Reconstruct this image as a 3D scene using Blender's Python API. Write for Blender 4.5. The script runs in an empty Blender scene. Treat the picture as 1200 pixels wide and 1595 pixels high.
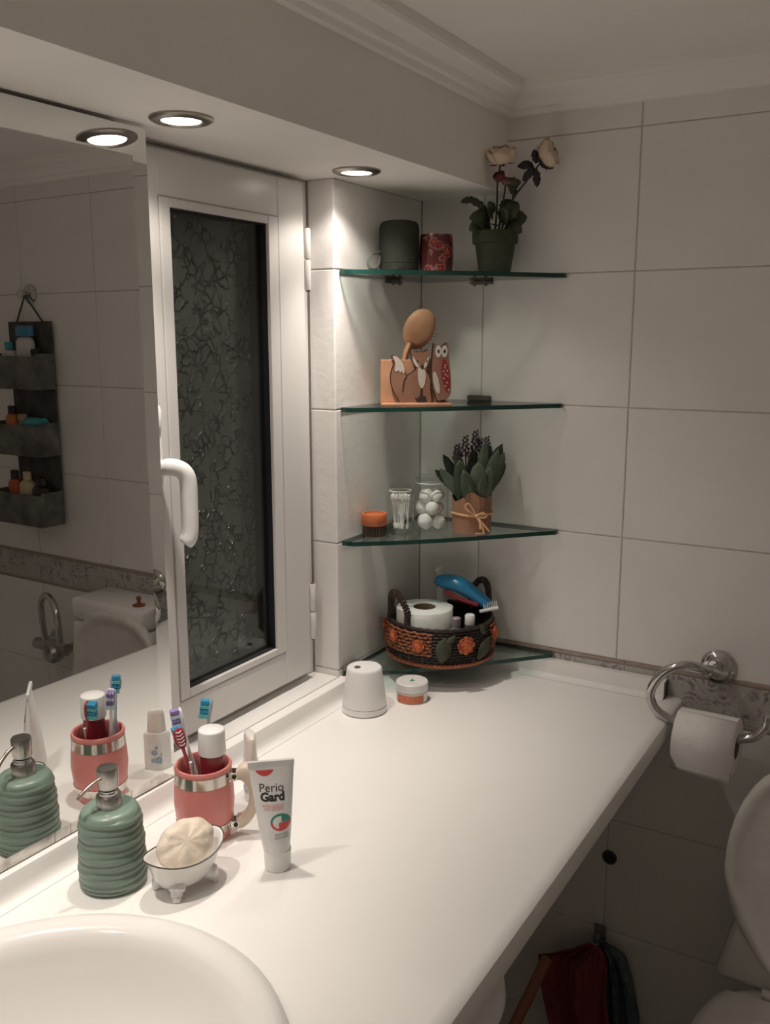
import bpy, bmesh, math, random
from math import sin, cos, pi, radians, sqrt, atan2
from mathutils import Vector, Matrix
random.seed(7)
sc = bpy.context.scene
COL = sc.collection
# All sizes below are written in a working unit measured off the counter top (z = 0 there);
# one unit is 1.2 m and the floor lies 0.72 units under the counter.
S = 1.2
ZF = -0.72
def W(p): return Vector((p[0]*S, p[1]*S, (p[2]-ZF)*S))

# ------------------------------------------------------------------ camera
cam = bpy.data.cameras.new('camera'); camo = bpy.data.objects.new('camera', cam); COL.objects.link(camo)
yaw, pit, rol = 0.5369, -0.1872, -0.0006
fw = Vector((-sin(yaw)*cos(pit), cos(yaw)*cos(pit), sin(pit)))
rt = Vector((cos(yaw), sin(yaw), 0)); up = rt.cross(fw)
rt, up = cos(rol)*rt+sin(rol)*up, -sin(rol)*rt+cos(rol)*up
m = Matrix((rt, up, -fw)).transposed().to_4x4(); m.translation = W((0.7513, -1.3809, 0.5439))
camo.matrix_world = m
cam.sensor_fit = 'VERTICAL'; cam.sensor_height = 32.0; cam.lens = 32.0*1432.95/1595
cam.clip_start = 0.02
sc.camera = camo
# ------------------------------------------------------------------ world, light, exposure
wd = bpy.data.worlds.new('night'); sc.world = wd; wd.use_nodes = True
wd.node_tree.nodes['Background'].inputs[0].default_value = (0.010, 0.011, 0.013, 1)
wd.node_tree.nodes['Background'].inputs[1].default_value = 0.3
sc.view_settings.view_transform = 'Standard'; sc.view_settings.look = 'None'
sc.view_settings.gamma = 1.0; sc.view_settings.use_curve_mapping = False
sc.view_settings.exposure = 0.0
sc.cycles.transparent_max_bounces = 32
sc.cycles.diffuse_bounces = 10; sc.cycles.glossy_bounces = 8; sc.cycles.max_bounces = 16
LAMP_POWER = 12.0              # narrow beam of each downlight
LAMP_SIZE = radians(75)
LAMP_BLEND = 1.0
SPILL_POWER = 2.7              # wide spill of the same lamp
SPILL_SIZE = radians(132)
LAMP_COL = (1.0, 0.905, 0.815)

# ------------------------------------------------------------------ materials
MATS = {}
def mat(name, col, rough=0.5, metal=0.0, var=0.06, scale=30.0, bump=0.0, bscale=80.0, **kw):
    if name in MATS: return MATS[name]
    m = bpy.data.materials.new(name); m.use_nodes = True
    nt = m.node_tree; b = nt.nodes['Principled BSDF']
    b.inputs['Roughness'].default_value = rough; b.inputs['Metallic'].default_value = metal
    tc = nt.nodes.new('ShaderNodeTexCoord')
    n = nt.nodes.new('ShaderNodeTexNoise'); n.inputs['Scale'].default_value = scale; n.inputs['Detail'].default_value = 3
    r = nt.nodes.new('ShaderNodeValToRGB')
    c = Vector(col)
    r.color_ramp.elements[0].position = 0.3; r.color_ramp.elements[1].position = 0.7
    r.color_ramp.elements[0].color = (*(c*(1-var)), 1); r.color_ramp.elements[1].color = (*[min(1, x*(1+var)) for x in col], 1)
    nt.links.new(tc.outputs['Object'], n.inputs['Vector']); nt.links.new(n.outputs['Fac'], r.inputs['Fac'])
    nt.links.new(r.outputs['Color'], b.inputs['Base Color'])
    if bump:
        n2 = nt.nodes.new('ShaderNodeTexNoise'); n2.inputs['Scale'].default_value = bscale; n2.inputs['Detail'].default_value = 4
        bp = nt.nodes.new('ShaderNodeBump'); bp.inputs['Strength'].default_value = bump; bp.inputs['Distance'].default_value = 0.002
        nt.links.new(tc.outputs['Object'], n2.inputs['Vector']); nt.links.new(n2.outputs['Fac'], bp.inputs['Height'])
        nt.links.new(bp.outputs['Normal'], b.inputs['Normal'])
    for k, v in kw.items():
        b.inputs[k].default_value = v
    MATS[name] = m
    return m
def ramp2(nt, fac, stops):
    r = nt.nodes.new('ShaderNodeValToRGB'); e = r.color_ramp.elements
    e[0].position, e[0].color = stops[0][0], (*stops[0][1], 1)
    e[1].position, e[1].color = stops[-1][0], (*stops[-1][1], 1)
    for p, c in stops[1:-1]:
        x = e.new(p); x.color = (*c, 1)
    nt.links.new(fac, r.inputs['Fac']); return r
def thin_glass(name, tint, rough=0.0, ior=1.45):
    m = bpy.data.materials.new(name); m.use_nodes = True; nt = m.node_tree
    for n in list(nt.nodes): nt.nodes.remove(n)
    o = nt.nodes.new('ShaderNodeOutputMaterial'); mx = nt.nodes.new('ShaderNodeMixShader')
    t = nt.nodes.new('ShaderNodeBsdfTransparent'); t.inputs['Color'].default_value = (*tint, 1)
    g = nt.nodes.new('ShaderNodeBsdfGlossy'); g.inputs['Roughness'].default_value = rough
    f = nt.nodes.new('ShaderNodeFresnel'); f.inputs['IOR'].default_value = ior
    # same reflectance from both sides of the pane, no total reflection from within
    gm = nt.nodes.new('ShaderNodeNewGeometry'); ma = nt.nodes.new('ShaderNodeMath'); ma.operation = 'MULTIPLY_ADD'
    nt.links.new(gm.outputs['Backfacing'], ma.inputs[0]); ma.inputs[1].default_value = 1/ior-ior; ma.inputs[2].default_value = ior
    nt.links.new(ma.outputs[0], f.inputs['IOR'])
    nt.links.new(f.outputs[0], mx.inputs[0]); nt.links.new(t.outputs[0], mx.inputs[1]); nt.links.new(g.outputs[0], mx.inputs[2])
    nt.links.new(mx.outputs[0], o.inputs[0]); MATS[name] = m
    return m
def emit(name, col, st):
    m = bpy.data.materials.new(name); m.use_nodes = True; nt = m.node_tree
    b = nt.nodes['Principled BSDF']; b.inputs['Base Color'].default_value = (.8, .8, .8, 1)
    b.inputs['Emission Color'].default_value = (*col, 1); b.inputs['Emission Strength'].default_value = st
    return m
M_plaster = mat('painted_plaster', (.86, .835, .80), .9, var=.03, scale=6, bump=.08, bscale=60)
M_ceil = mat('ceiling_paint', (.90, .875, .845), .92, var=.02, scale=5)
M_tile = mat('glazed_wall_tile', (.80, .78, .76), .32, var=.025, scale=9, bump=.25, bscale=70)
M_grout = mat('grey_grout', (.50, .475, .45), .95, var=.12, scale=50)
M_counter = mat('white_laminate', (.86, .845, .825), .38, var=.012, scale=4)
M_ceramic = mat('white_ceramic', (.80, .785, .765), .12, var=.01, scale=4)
M_pvc = mat('white_pvc', (.66, .645, .63), .28, var=.015, scale=6)
M_plas = mat('white_plastic', (.80, .79, .78), .35, var=.02)
M_chrome = mat('polished_chrome', (.62, .61, .60), .10, 1.0, var=.05, scale=8)
M_steel = mat('brushed_steel', (.50, .48, .46), .30, 1.0, var=.08, scale=60)
M_dark = mat('black_rubber', (.012, .012, .013), .6)
M_green_glass_edge = mat('green_glass_edge', (.012, .050, .041), .12, var=.15, scale=12)
M_shelf = thin_glass('shelf_glass', (.90, .955, .935))
M_jar = thin_glass('clear_jar_glass', (.96, .97, .965), 0.02)
M_clear = thin_glass('clear_plastic', (.88, .89, .90), 0.1)
M_mirror = mat('mirror_silver', (.78, .785, .77), .0, 1.0, var=.004, scale=3)
M_mirror_worn = mat('worn_mirror_silver', (.50, .48, .45), .22, 1.0, var=.35, scale=45)
M_paper = mat('tissue_paper', (.82, .80, .78), .95, var=.03, scale=40, bump=.5, bscale=120)
M_cardboard = mat('cardboard_core', (.24, .17, .12), .9)
M_wood = mat('light_wood', (.48, .25, .14), .55, var=.18, scale=22)
M_wood2 = mat('stained_wood', (.30, .155, .095), .6, var=.15, scale=25)
M_palewood = mat('pale_handle_wood', (.63, .53, .43), .5, var=.07, scale=25)

def border_material():
    m = bpy.data.materials.new('floral_border_tile'); m.use_nodes = True; nt = m.node_tree; b = nt.nodes['Principled BSDF']
    b.inputs['Roughness'].default_value = .3
    tc = nt.nodes.new('ShaderNodeTexCoord'); mp = nt.nodes.new('ShaderNodeMapping'); mp.inputs['Scale'].default_value = (1, 1, 1)
    nt.links.new(tc.outputs['Object'], mp.inputs[0])
    v = nt.nodes.new('ShaderNodeTexVoronoi'); v.inputs['Scale'].default_value = 24; v.inputs['Randomness'].default_value = .9
    n = nt.nodes.new('ShaderNodeTexNoise'); n.inputs['Scale'].default_value = 22; n.inputs['Detail'].default_value = 6; n.inputs['Distortion'].default_value = 1.6
    nt.links.new(mp.outputs[0], v.inputs['Vector']); nt.links.new(mp.outputs[0], n.inputs['Vector'])
    w = nt.nodes.new('ShaderNodeMath'); w.operation = 'MULTIPLY'; nt.links.new(v.outputs['Distance'], w.inputs[0]); w.inputs[1].default_value = 30
    s = nt.nodes.new('ShaderNodeMath'); s.operation = 'SINE'; nt.links.new(w.outputs[0], s.inputs[0])
    s2 = nt.nodes.new('ShaderNodeMath'); s2.operation = 'MULTIPLY_ADD'; nt.links.new(s.outputs[0], s2.inputs[0]); s2.inputs[1].default_value = .10
    nt.links.new(n.outputs['Fac'], s2.inputs[2])
    r = ramp2(nt, s2.outputs[0], [(.30, (.22, .19, .20)), (.42, (.38, .34, .34)), (.52, (.50, .48, .45)), (.62, (.40, .41, .37)), (.75, (.56, .53, .50))])
    nt.links.new(r.outputs[0], b.inputs['Base Color'])
    bp = nt.nodes.new('ShaderNodeBump'); bp.inputs['Strength'].default_value = .4; bp.inputs['Distance'].default_value = .003
    nt.links.new(s2.outputs[0], bp.inputs['Height']); nt.links.new(bp.outputs[0], b.inputs['Normal'])
    return m
M_border = border_material()
M_border_rim = mat('tan_border_line', (.34, .26, .22), .4, var=.2, scale=40)

def pane_material():
    m = bpy.data.materials.new('patterned_glass'); m.use_nodes = True; nt = m.node_tree; b = nt.nodes['Principled BSDF']
    b.inputs['Roughness'].default_value = .16; b.inputs['IOR'].default_value = 1.5
    tc = nt.nodes.new('ShaderNodeTexCoord')
    n0 = nt.nodes.new('ShaderNodeTexNoise'); n0.inputs['Scale'].default_value = 30; n0.inputs['Detail'].default_value = 3
    mixv = nt.nodes.new('ShaderNodeVectorMath'); mixv.operation = 'MULTIPLY_ADD'
    nt.links.new(n0.outputs['Color'], mixv.inputs[0]); mixv.inputs[1].default_value = (.035, .035, .035); nt.links.new(tc.outputs['Object'], mixv.inputs[2])
    nt.links.new(tc.outputs['Object'], n0.inputs['Vector'])
    v = nt.nodes.new('ShaderNodeTexVoronoi'); v.feature = 'DISTANCE_TO_EDGE'; v.inputs['Scale'].default_value = 52
    nt.links.new(mixv.outputs[0], v.inputs['Vector'])
    n1 = nt.nodes.new('ShaderNodeTexNoise'); n1.inputs['Scale'].default_value = 26; n1.inputs['Detail'].default_value = 2
    nt.links.new(tc.outputs['Object'], n1.inputs['Vector'])
    # leaf veins only in patches
    r1 = ramp2(nt, v.outputs['Distance'], [(0.0, (1, 1, 1)), (.13, (0, 0, 0))])
    r2 = ramp2(nt, n1.outputs['Fac'], [(.43, (0, 0, 0)), (.53, (1, 1, 1))])
    mul = nt.nodes.new('ShaderNodeMath'); mul.operation = 'MULTIPLY'
    nt.links.new(r1.outputs[0], mul.inputs[0]); nt.links.new(r2.outputs[0], mul.inputs[1])
    n4 = nt.nodes.new('ShaderNodeTexNoise'); n4.inputs['Scale'].default_value = 40; nt.links.new(tc.outputs['Object'], n4.inputs['Vector'])
    lt = nt.nodes.new('ShaderNodeMath'); lt.operation = 'MULTIPLY_ADD'; nt.links.new(n4.outputs['Fac'], lt.inputs[0]); lt.inputs[1].default_value = 2.2; lt.inputs[2].default_value = -.75
    ml = nt.nodes.new('ShaderNodeMath'); ml.operation = 'MULTIPLY'; ml.use_clamp = True; nt.links.new(mul.outputs[0], ml.inputs[0]); nt.links.new(lt.outputs[0], ml.inputs[1])
    cr = ramp2(nt, ml.outputs[0], [(0, (.088, .094, .083)), (.45, (.040, .043, .037)), (.75, (.030, .032, .028))])
    nt.links.new(cr.outputs[0], b.inputs['Base Color'])
    n3 = nt.nodes.new('ShaderNodeTexNoise'); n3.inputs['Scale'].default_value = 60; n3.inputs['Detail'].default_value = 2
    nt.links.new(tc.outputs['Object'], n3.inputs['Vector'])
    ad = nt.nodes.new('ShaderNodeMath'); ad.operation = 'MULTIPLY_ADD'; nt.links.new(n3.outputs['Fac'], ad.inputs[0]); ad.inputs[1].default_value = .35
    nt.links.new(mul.outputs[0], ad.inputs[2])
    bp = nt.nodes.new('ShaderNodeBump'); bp.inputs['Strength'].default_value = .9; bp.inputs['Distance'].default_value = .006
    nt.links.new(ad.outputs[0], bp.inputs['Height']); nt.links.new(bp.outputs[0], b.inputs['Normal'])
    return m
M_pane = pane_material()

# ------------------------------------------------------------------ geometry helpers
def BM(): return bmesh.new()
def face(bm, pts, mi=0):
    f = bm.faces.new([bm.verts.new(p) for p in pts]); f.material_index = mi; return f
def add_box(bm, lo, hi, bev=0.0, seg=1, rot=None, piv=None):
    x0, y0, z0 = lo; x1, y1, z1 = hi
    v = [bm.verts.new(p) for p in ((x0,y0,z0),(x1,y0,z0),(x1,y1,z0),(x0,y1,z0),(x0,y0,z1),(x1,y0,z1),(x1,y1,z1),(x0,y1,z1))]
    fs = [bm.faces.new([v[i] for i in q]) for q in ((0,3,2,1),(4,5,6,7),(0,1,5,4),(1,2,6,5),(2,3,7,6),(3,0,4,7))]
    vs = v
    if bev:
        es = list({e for f in fs for e in f.edges})
        r = bmesh.ops.bevel(bm, geom=es, offset=bev, segments=seg, profile=.5, affect='EDGES')
        vs = list({w for f in r['faces'] for w in f.verts} | {w for w in v if w.is_valid})
    if rot is not None:
        bmesh.ops.transform(bm, matrix=Matrix.Translation(piv) @ rot @ Matrix.Translation(-Vector(piv)), verts=vs)
    return vs
def add_lathe(bm, prof, seg=32, c=(0,0,0), sx=1.0, sy=1.0, fn=None, close=False):
    """prof = [(r,z)]; r=0 gives a pole."""
    rings = []
    for (r, z) in prof:
        if r <= 1e-7:
            rings.append([bm.verts.new((c[0], c[1], c[2]+z))]); continue
        ring = []
        for k in range(seg):
            a = 2*pi*k/seg; rr, zz = (r, z) if fn is None else fn(r, z, a)
            ring.append(bm.verts.new((c[0]+rr*cos(a)*sx, c[1]+rr*sin(a)*sy, c[2]+zz)))
        rings.append(ring)
    prs = list(zip(rings[:-1], rings[1:]))
    if close: prs.append((rings[-1], rings[0]))
    for A, B in prs:
        if len(A) == 1 and len(B) == 1: continue
        for k in range(seg):
            j = (k+1) % seg
            if len(A) == 1: bm.faces.new((A[0], B[j], B[k]))
            elif len(B) == 1: bm.faces.new((A[k], A[j], B[0]))
            else: bm.faces.new((A[k], A[j], B[j], B[k]))
    return [v for r in rings for v in r]
def add_tube(bm, pts, rad, seg=8, caps=True, flat=1.0, closed=False):
    pts = [Vector(p) for p in pts]; n = len(pts)
    rad = rad if hasattr(rad, '__len__') else [rad]*n
    rings = []; prev = None
    for i, p in enumerate(pts):
        if closed: t = pts[(i+1) % n]-pts[i-1]
        else: t = pts[min(i+1, n-1)]-pts[max(i-1, 0)]
        t.normalize()
        if prev is None:
            a = Vector((0,0,1)) if abs(t.z) < .9 else Vector((1,0,0)); u = t.cross(a).normalized()
        else:
            u = (prev-t*prev.dot(t)).normalized()
        prev = u; w = t.cross(u)
        rings.append([bm.verts.new(p+(u*cos(2*pi*k/seg)+w*sin(2*pi*k/seg)*flat)*rad[i]) for k in range(seg)])
    prs = list(zip(rings[:-1], rings[1:]))
    if closed: prs.append((rings[-1], rings[0]))
    for A, B in prs:
        for k in range(seg):
            j = (k+1) % seg; bm.faces.new((A[k], A[j], B[j], B[k]))
    if caps and not closed:
        bm.faces.new(rings[0][::-1]); bm.faces.new(rings[-1])
    return [v for r in rings for v in r]
def smooth_path(ctrl, n=8):
    P = [Vector(c) for c in ctrl]; out = []
    for i in range(len(P)-1):
        a = P[max(i-1, 0)]; b = P[i]; c = P[i+1]; d = P[min(i+2, len(P)-1)]
        for k in range(n):
            t = k/n
            out.append(.5*((2*b)+(c-a)*t+(2*a-5*b+4*c-d)*t*t+(3*b-a-3*c+d)*t**3))
    out.append(P[-1]); return out
def add_prism(bm, outline, fn, d0, d1, mi=0):
    """outline 2D polygon -> fn(u,v,d) 3D; extruded from d0 to d1"""
    A = [bm.verts.new(fn(u, v, d0)) for u, v in outline]; B = [bm.verts.new(fn(u, v, d1)) for u, v in outline]
    n = len(A)
    bm.faces.new(A[::-1]); bm.faces.new(B)
    for k in range(n):
        j = (k+1) % n; bm.faces.new((A[k], A[j], B[j], B[k]))
    return A+B
def add_sphere(bm, c, r, sx=1, sy=1, sz=1, u=16, v=10):
    prof = [(r*sin(pi*i/v), -r*cos(pi*i/v)*sz) for i in range(v+1)]; prof[0] = (0, -r*sz); prof[-1] = (0, r*sz)
    return add_lathe(bm, prof, u, c, sx, sy)
def xf(bm, verts, mtx): bmesh.ops.transform(bm, matrix=mtx, verts=[v for v in verts if v.is_valid])
def leaf(bm, base, d, upv, L, w, curl=.3, n=6, fold=.25, tipw=0.0, shape=None):
    base = Vector(base); d = Vector(d).normalized(); upv = Vector(upv); side = d.cross(upv).normalized(); nrm = side.cross(d).normalized()
    rows = []
    for i in range(n+1):
        t = i/n
        ww = (sin(pi*min(1, t*.92+.04))**.8 if shape is None else shape(t))*w*.5
        if i == n: ww = max(ww*tipw, w*.02)
        c = base+d*(L*t)-nrm*(curl*L*t*t)
        rows.append([bm.verts.new(c-side*ww+nrm*fold*ww), bm.verts.new(c), bm.verts.new(c+side*ww+nrm*fold*ww)])
    for a, b in zip(rows[:-1], rows[1:]):
        for k in range(2): bm.faces.new((a[k], a[k+1], b[k+1], b[k]))
# ------------------------------------------------------------------ object helpers
TOP = []
def obj(name, bm, m, parent=None, loc=None, rotz=0.0, smooth=False, thick=0.0, angle=40):
    me = bpy.data.meshes.new(name)
    bmesh.ops.recalc_face_normals(bm, faces=bm.faces)
    bmesh.ops.scale(bm, vec=(S, S, S), verts=bm.verts)
    bm.to_mesh(me); bm.free()
    for mm in (m if isinstance(m, (list, tuple)) else [m]): me.materials.append(mm)
    o = bpy.data.objects.new(name, me); COL.objects.link(o)
    if smooth:
        for p in me.polygons: p.use_smooth = True
        try: me.set_sharp_from_angle(angle=radians(angle))
        except Exception: pass
    if thick:
        s = o.modifiers.new('thickness', 'SOLIDIFY'); s.thickness = thick*S; s.offset = 0
    if parent is not None: o.parent = parent
    elif loc is not None:
        o.location = W(loc); o.rotation_euler.z = rotz
    else: o.location = W((0, 0, 0))
    return o
def inst(o, name, parent, off):
    """another piece that shares mesh data; off in working units relative to the parent"""
    c = o.copy(); c.name = name; COL.objects.link(c); c.parent = parent; c.location = Vector(off)*S; return c
def tag(o, label, cat, group=None):
    o['label'] = label; o['category'] = cat
    if group: o['group'] = group
    return o
def thing(name, label, cat, loc, rotz=0.0, group=None):
    o = bpy.data.objects.new(name, None); COL.objects.link(o); o.empty_display_size = .03
    o.location = W(loc); o.rotation_euler.z = rotz
    return tag(o, label, cat, group)
def struct(name, bm, m, **k):
    o = obj(name, bm, m, **k); o['kind'] = 'structure'; return o
def text_faces(body, size, weight=0.0, align='LEFT', shear=0.0):
    cu = bpy.data.curves.new('lettering', 'FONT'); cu.body = body; cu.size = size; cu.offset = weight; cu.align_x = align; cu.shear = shear
    cu.resolution_u = 3
    t = bpy.data.objects.new('lettering', cu); COL.objects.link(t)
    dg = bpy.context.evaluated_depsgraph_get(); dg.update()
    me = bpy.data.meshes.new_from_object(t.evaluated_get(dg))
    V = [v.co.xy.copy() for v in me.vertices]; F = [tuple(p.vertices) for p in me.polygons]
    bpy.data.objects.remove(t); bpy.data.curves.remove(cu); bpy.data.meshes.remove(me)
    return V, F
def add_text(bm, body, size, fn, weight=0.0, align='CENTER', sx=1.0, mi=0):
    V, F = text_faces(body, size, weight, align)
    vs = [bm.verts.new(fn(v.x*sx, v.y)) for v in V]
    for f in F:
        try: bm.faces.new([vs[i] for i in f]).material_index = mi
        except ValueError: pass
# ================================================================== SETTING
ZS = 0.7633            # soffit underside
ZC = 0.915             # ceiling
WS = 0.150             # soffit depth
L = 0.2594             # corner wall length
A = 0.045              # window recess
XR = 1.34; YF = -1.95
def slab(name, lo, hi, m):
    bm = BM(); add_box(bm, lo, hi); return struct(name, bm, m)
slab('floor', (-.2, YF-.1, ZF-.08), (XR+.1, .12, ZF), mat('grey_floor_tile', (.42, .39, .36), .5, bump=.1))
slab('ceiling', (-.2, YF-.1, ZC), (XR+.1, .12, ZC+.08), M_ceil)
slab('wall_right', (XR, YF-.1, ZF), (XR+.08, .1, ZC), M_tile)
slab('wall_front', (-.2, YF-.1, ZF), (XR, YF, ZC), M_plaster)
bmb = BM(); add_box(bmb, (-.2, .0013, ZF), (XR, .10, ZC)); wall_back = struct('wall_back', bmb, M_grout)
# left wall with the window opening cut out of it
bml = BM(); OY0 = -.66
add_box(bml, (-.12, YF, ZF), (-.0013, OY0, ZC)); add_box(bml, (-.12, OY0, ZF), (-.0013, -L+.0013, .026))
add_box(bml, (-.12, -L+.0013, ZF), (-.0013, 0.0013, ZC)); add_box(bml, (-.12, OY0, ZS+.02), (-.0013, -L+.0013, ZC))
wall_left = struct('wall_left', bml, M_grout)
bm = BM(); add_box(bm, (-.0010, YF, ZS+.0), (WS, 0.0, ZC-.0005)); add_box(bm, (-.118, OY0+.0005, ZS), (-.0010, -L+.0010, ZS+.0195))
struct('trim_1', bm, M_plaster)     # boxed soffit over the mirror and window
# crown moulding, profile swept along the soffit and along the back wall
MP = [(0, .872), (.010, .872), (.012, .879), (.018, .881), (.022, .890), (.034, .897), (.040, .899), (.042, .9035), (.042, .9149), (0, .9149)]
bm = BM()
a = [bm.verts.new((WS+d, YF, z)) for d, z in MP]; b = [bm.verts.new((WS+d, -d, z)) for d, z in MP]
c = [bm.verts.new((XR, -d, z)) for d, z in MP]
for P, Q in ((a, b), (b, c)):
    for k in range(len(MP)-1): bm.faces.new((P[k], P[k+1], Q[k+1], Q[k]))
struct('trim_2', bm, M_ceil)
# ---- wall tiles (each tile its own piece)
TW, TH = 0.2435, 0.2
XA = 0.3561
ZR = [0.8401, 0.6401, 0.4401, 0.2401, 0.0431]
G = 0.0009
def tile_bm(w, h, m=0, d=.004, axis='y'):
    """tile lying in its local x-z plane, centred, face towards -y (axis y) or +x (axis x) or -y"""
    bm = BM(); c = .0011
    x, z = w/2-G, h/2-G
    o = [(-x, d, -z), (x, d, -z), (x, d, z), (-x, d, z)]; i1 = [(-x, c*.6, -z), (x, c*.6, -z), (x, c*.6, z), (-x, c*.6, z)]
    x -= c; z -= c
    i2 = [(-x, 0, -z), (x, 0, -z), (x, 0, z), (-x, 0, z)]
    R = []
    for ring in (o, i1, i2): R.append([bm.verts.new((p if axis == 'y' else (-p[1], p[0], p[2]))) for p in ring])
    for P, Q in zip(R[:-1], R[1:]):
        for k in range(4): bm.faces.new((P[k], P[(k+1) % 4], Q[(k+1) % 4], Q[k]))
    bm.faces.new(R[-1]); return bm
CACHE = {}
def place_tile(parent, c, w, h, axis='y', name='tile', m=None):
    key = (round(w, 4), round(h, 4), axis, name)
    off = (c[0], c[1], c[2])
    if key not in CACHE:
        o = obj(name, tile_bm(w, h, axis=axis), m or M_tile, parent); o.location = Vector(off)*S; CACHE[key] = o
    else:
        inst(CACHE[key], name, parent, off)
xs = [0.0] + [XA+TW*k for k in range(-1, 5) if XA+TW*k < XR] + [XR]
zrows = [(ZR[0], ZC-.0)] + [(ZR[k+1], ZR[k]) for k in range(4)]
zlow = [-.0315-TH*k for k in range(4)]+[ZF]
zrows += [(b_, a_) for a_, b_ in zip(zlow[:-1], zlow[1:])]
HX, HZ = .3608, -.2987
for z0, z1 in zrows:
    for x0, x1 in zip(xs[:-1], xs[1:]):
        place_tile(wall_back, ((x0+x1)/2, 0, (z0+z1)/2), x1-x0, z1-z0)
bxs = [0, .1435] + [.1435+.2265*k for k in range(1, 6) if .1435+.2265*k < XR-.02] + [XR]
for x0, x1 in zip(bxs[:-1], bxs[1:]):
    place_tile(wall_back, ((x0+x1)/2, 0, (.036-.026)/2), x1-x0, .062, name='border_tile', m=M_border)
    place_tile(wall_back, ((x0+x1)/2, -.0012, .0395), x1-x0, .0072, name='border_line', m=M_border_rim)
    place_tile(wall_back, ((x0+x1)/2, -.0012, -.0288), x1-x0, .0056, name='border_line', m=M_border_rim)
# left wall: corner piece tiles, and the reveal beside the window
for z0, z1 in [(ZR[1], ZS), (ZR[2], ZR[1]), (ZR[3], ZR[2]), (.0401, ZR[3]), (.0, .0401)]:
    place_tile(wall_left, (0, -L/2, (z0+z1)/2), L, z1-z0, axis='x')
    place_tile(wall_left, (-A/2, -L, (z0+z1)/2), A, z1-z0)
for z0, z1 in [(-.16, .02)]+[(b_, a_) for a_, b_ in zip(zlow[1:-1], zlow[2:])]:
    for k in range(4): place_tile(wall_left, (0, -TW/2-k*TW, (z0+z1)/2), TW, z1-z0, axis='x')
# ---- window
win = struct('window_1', (lambda b: (add_box(b, (-.115, OY0+.0005, .0265), (-.1, -L+.0010, ZS-.0005)), b)[1])(BM()), M_dark)
FZ0, FZ1 = .030, ZS-.001
def ring_part(name, x0, x1, y0, y1, z0, z1, w, m, parent, wz=None, bev=.0015):
    wz = wz or w
    for nm, lo, hi in ((name, (x0, y0, z0), (x1, y0+w, z1)), (name, (x0, y1-w, z0), (x1, y1, z1)),
                       (name, (x0, y0+w, z1-wz), (x1, y1-w, z1)), (name, (x0, y0+w, z0), (x1, y1-w, z0+wz))):
        b = BM(); add_box(b, lo, hi, bev); obj(nm, b, m, parent)
ring_part('window_frame', -.10, -.046, OY0+.001, -L-.0008, FZ0, FZ1, .034, M_pvc, win)
SY0, SY1, SZ0, SZ1 = -.632, -.2895, .0425, .755
sash = obj('window_sash', (lambda b: (add_box(b, (-.066, SY0, SZ0), (-.030, SY0+.06, SZ1), .0018), add_box(b, (-.066, SY1-.060, SZ0), (-.030, SY1, SZ1), .0018),
    add_box(b, (-.066, SY0+.059, SZ1-.052), (-.0304, SY1-.059, SZ1), .0018), add_box(b, (-.066, SY0+.059, SZ0), (-.0304, SY1-.059, SZ0+.050), .0018), b)[-1])(BM()), M_pvc, win)
GY0, GY1, GZ0, GZ1 = -.5545, -.3715, .1035, .6925
for lo, hi in (((-.060, -.5715, .0935), (-.0290, GY0, .7025)), ((-.060, GY1, .0935), (-.0290, -.3500, .7025)),
               ((-.060, GY0, GZ1), (-.0290, GY1, .7025)), ((-.060, GY0, .0935), (-.0290, GY1, GZ0))):
    b = BM(); add_box(b, lo, hi, .001); obj('glazing_bead', b, M_pvc, win)
b = BM(); 
for lo, hi in (((-.066, GY0-.004, GZ0-.004), (-.0335, GY0+.0015, GZ1+.004)), ((-.066, GY1-.0015, GZ0-.004), (-.0335, GY1+.004, GZ1+.004)),
               ((-.066, GY0, GZ1-.0015), (-.0335, GY1, GZ1+.004)), ((-.066, GY0, GZ0-.004), (-.0335, GY1, GZ0+.0015))): add_box(b, lo, hi)
obj('rubber_gasket', b, M_dark, win)
b = BM(); add_box(b, (-.0668, GY0-.003, GZ0-.003), (-.064, GY1+.003, GZ1+.003)); obj('patterned_pane', b, M_pane, win)
b = BM(); add_box(b, (-.0425, GY0+.001, GZ0+.001), (-.041, GY1-.001, GZ1-.001)); obj('inner_pane', b, thin_glass('clear_pane', (.94, .96, .95)), win)
for z0, z1 in ((.610, .6945), (.0945, .1800)):
    zm = (z0+z1)/2; b = BM(); 
    for q0, q1 in ((z0, zm-.0006), (zm+.0006, z1)):
        add_lathe(b, [(0, q0), (.0042, q0), (.0048, q0+.001), (.0048, q1-.001), (.0042, q1), (0, q1)], 16, (-.0285, -.2845, 0))
    hg = obj('hinge', b, M_pvc, win, smooth=True)
    b = BM(); add_lathe(b, [(0, z0-.002), (.003, z0-.002), (.003, z1+.002), (0, z1+.002)], 12, (-.0285, -.2845, 0)); obj('hinge_pin', b, mat('rusty_pin', (.16, .10, .07), .6), hg)
# handle: plate, post and curved lever
b = BM(); add_box(b, (-.0305, -.612, .372), (-.022, -.590, .448), .004, 2)
hd = obj('handle_plate', b, M_plas, win, smooth=True)
b = BM(); hp = smooth_path([(-.024, -.597, .392), (-.014, -.594, .395), (-.004, -.588, .394), (.002, -.582, .388), (.004, -.579, .376), (.004, -.5785, .350), (.004, -.5790, .322), (.003, -.581, .310), (.000, -.585, .303)], 6)
add_tube(b, hp, [.0075]*6+[.0082]*(len(hp)-12)+[.0082, .0080, .0078, .0075, .0068, .005], 12, flat=1.25); obj('handle_lever', b, M_plas, hd, smooth=True)
b = BM(); add_lathe(b, [(0, .442), (.006, .442), (.0065, .446), (.0065, .462), (.004, .467), (0, .468)], 14, (-.0240, -.598, 0)); obj('handle_cap', b, M_plas, hd, smooth=True)
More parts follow.
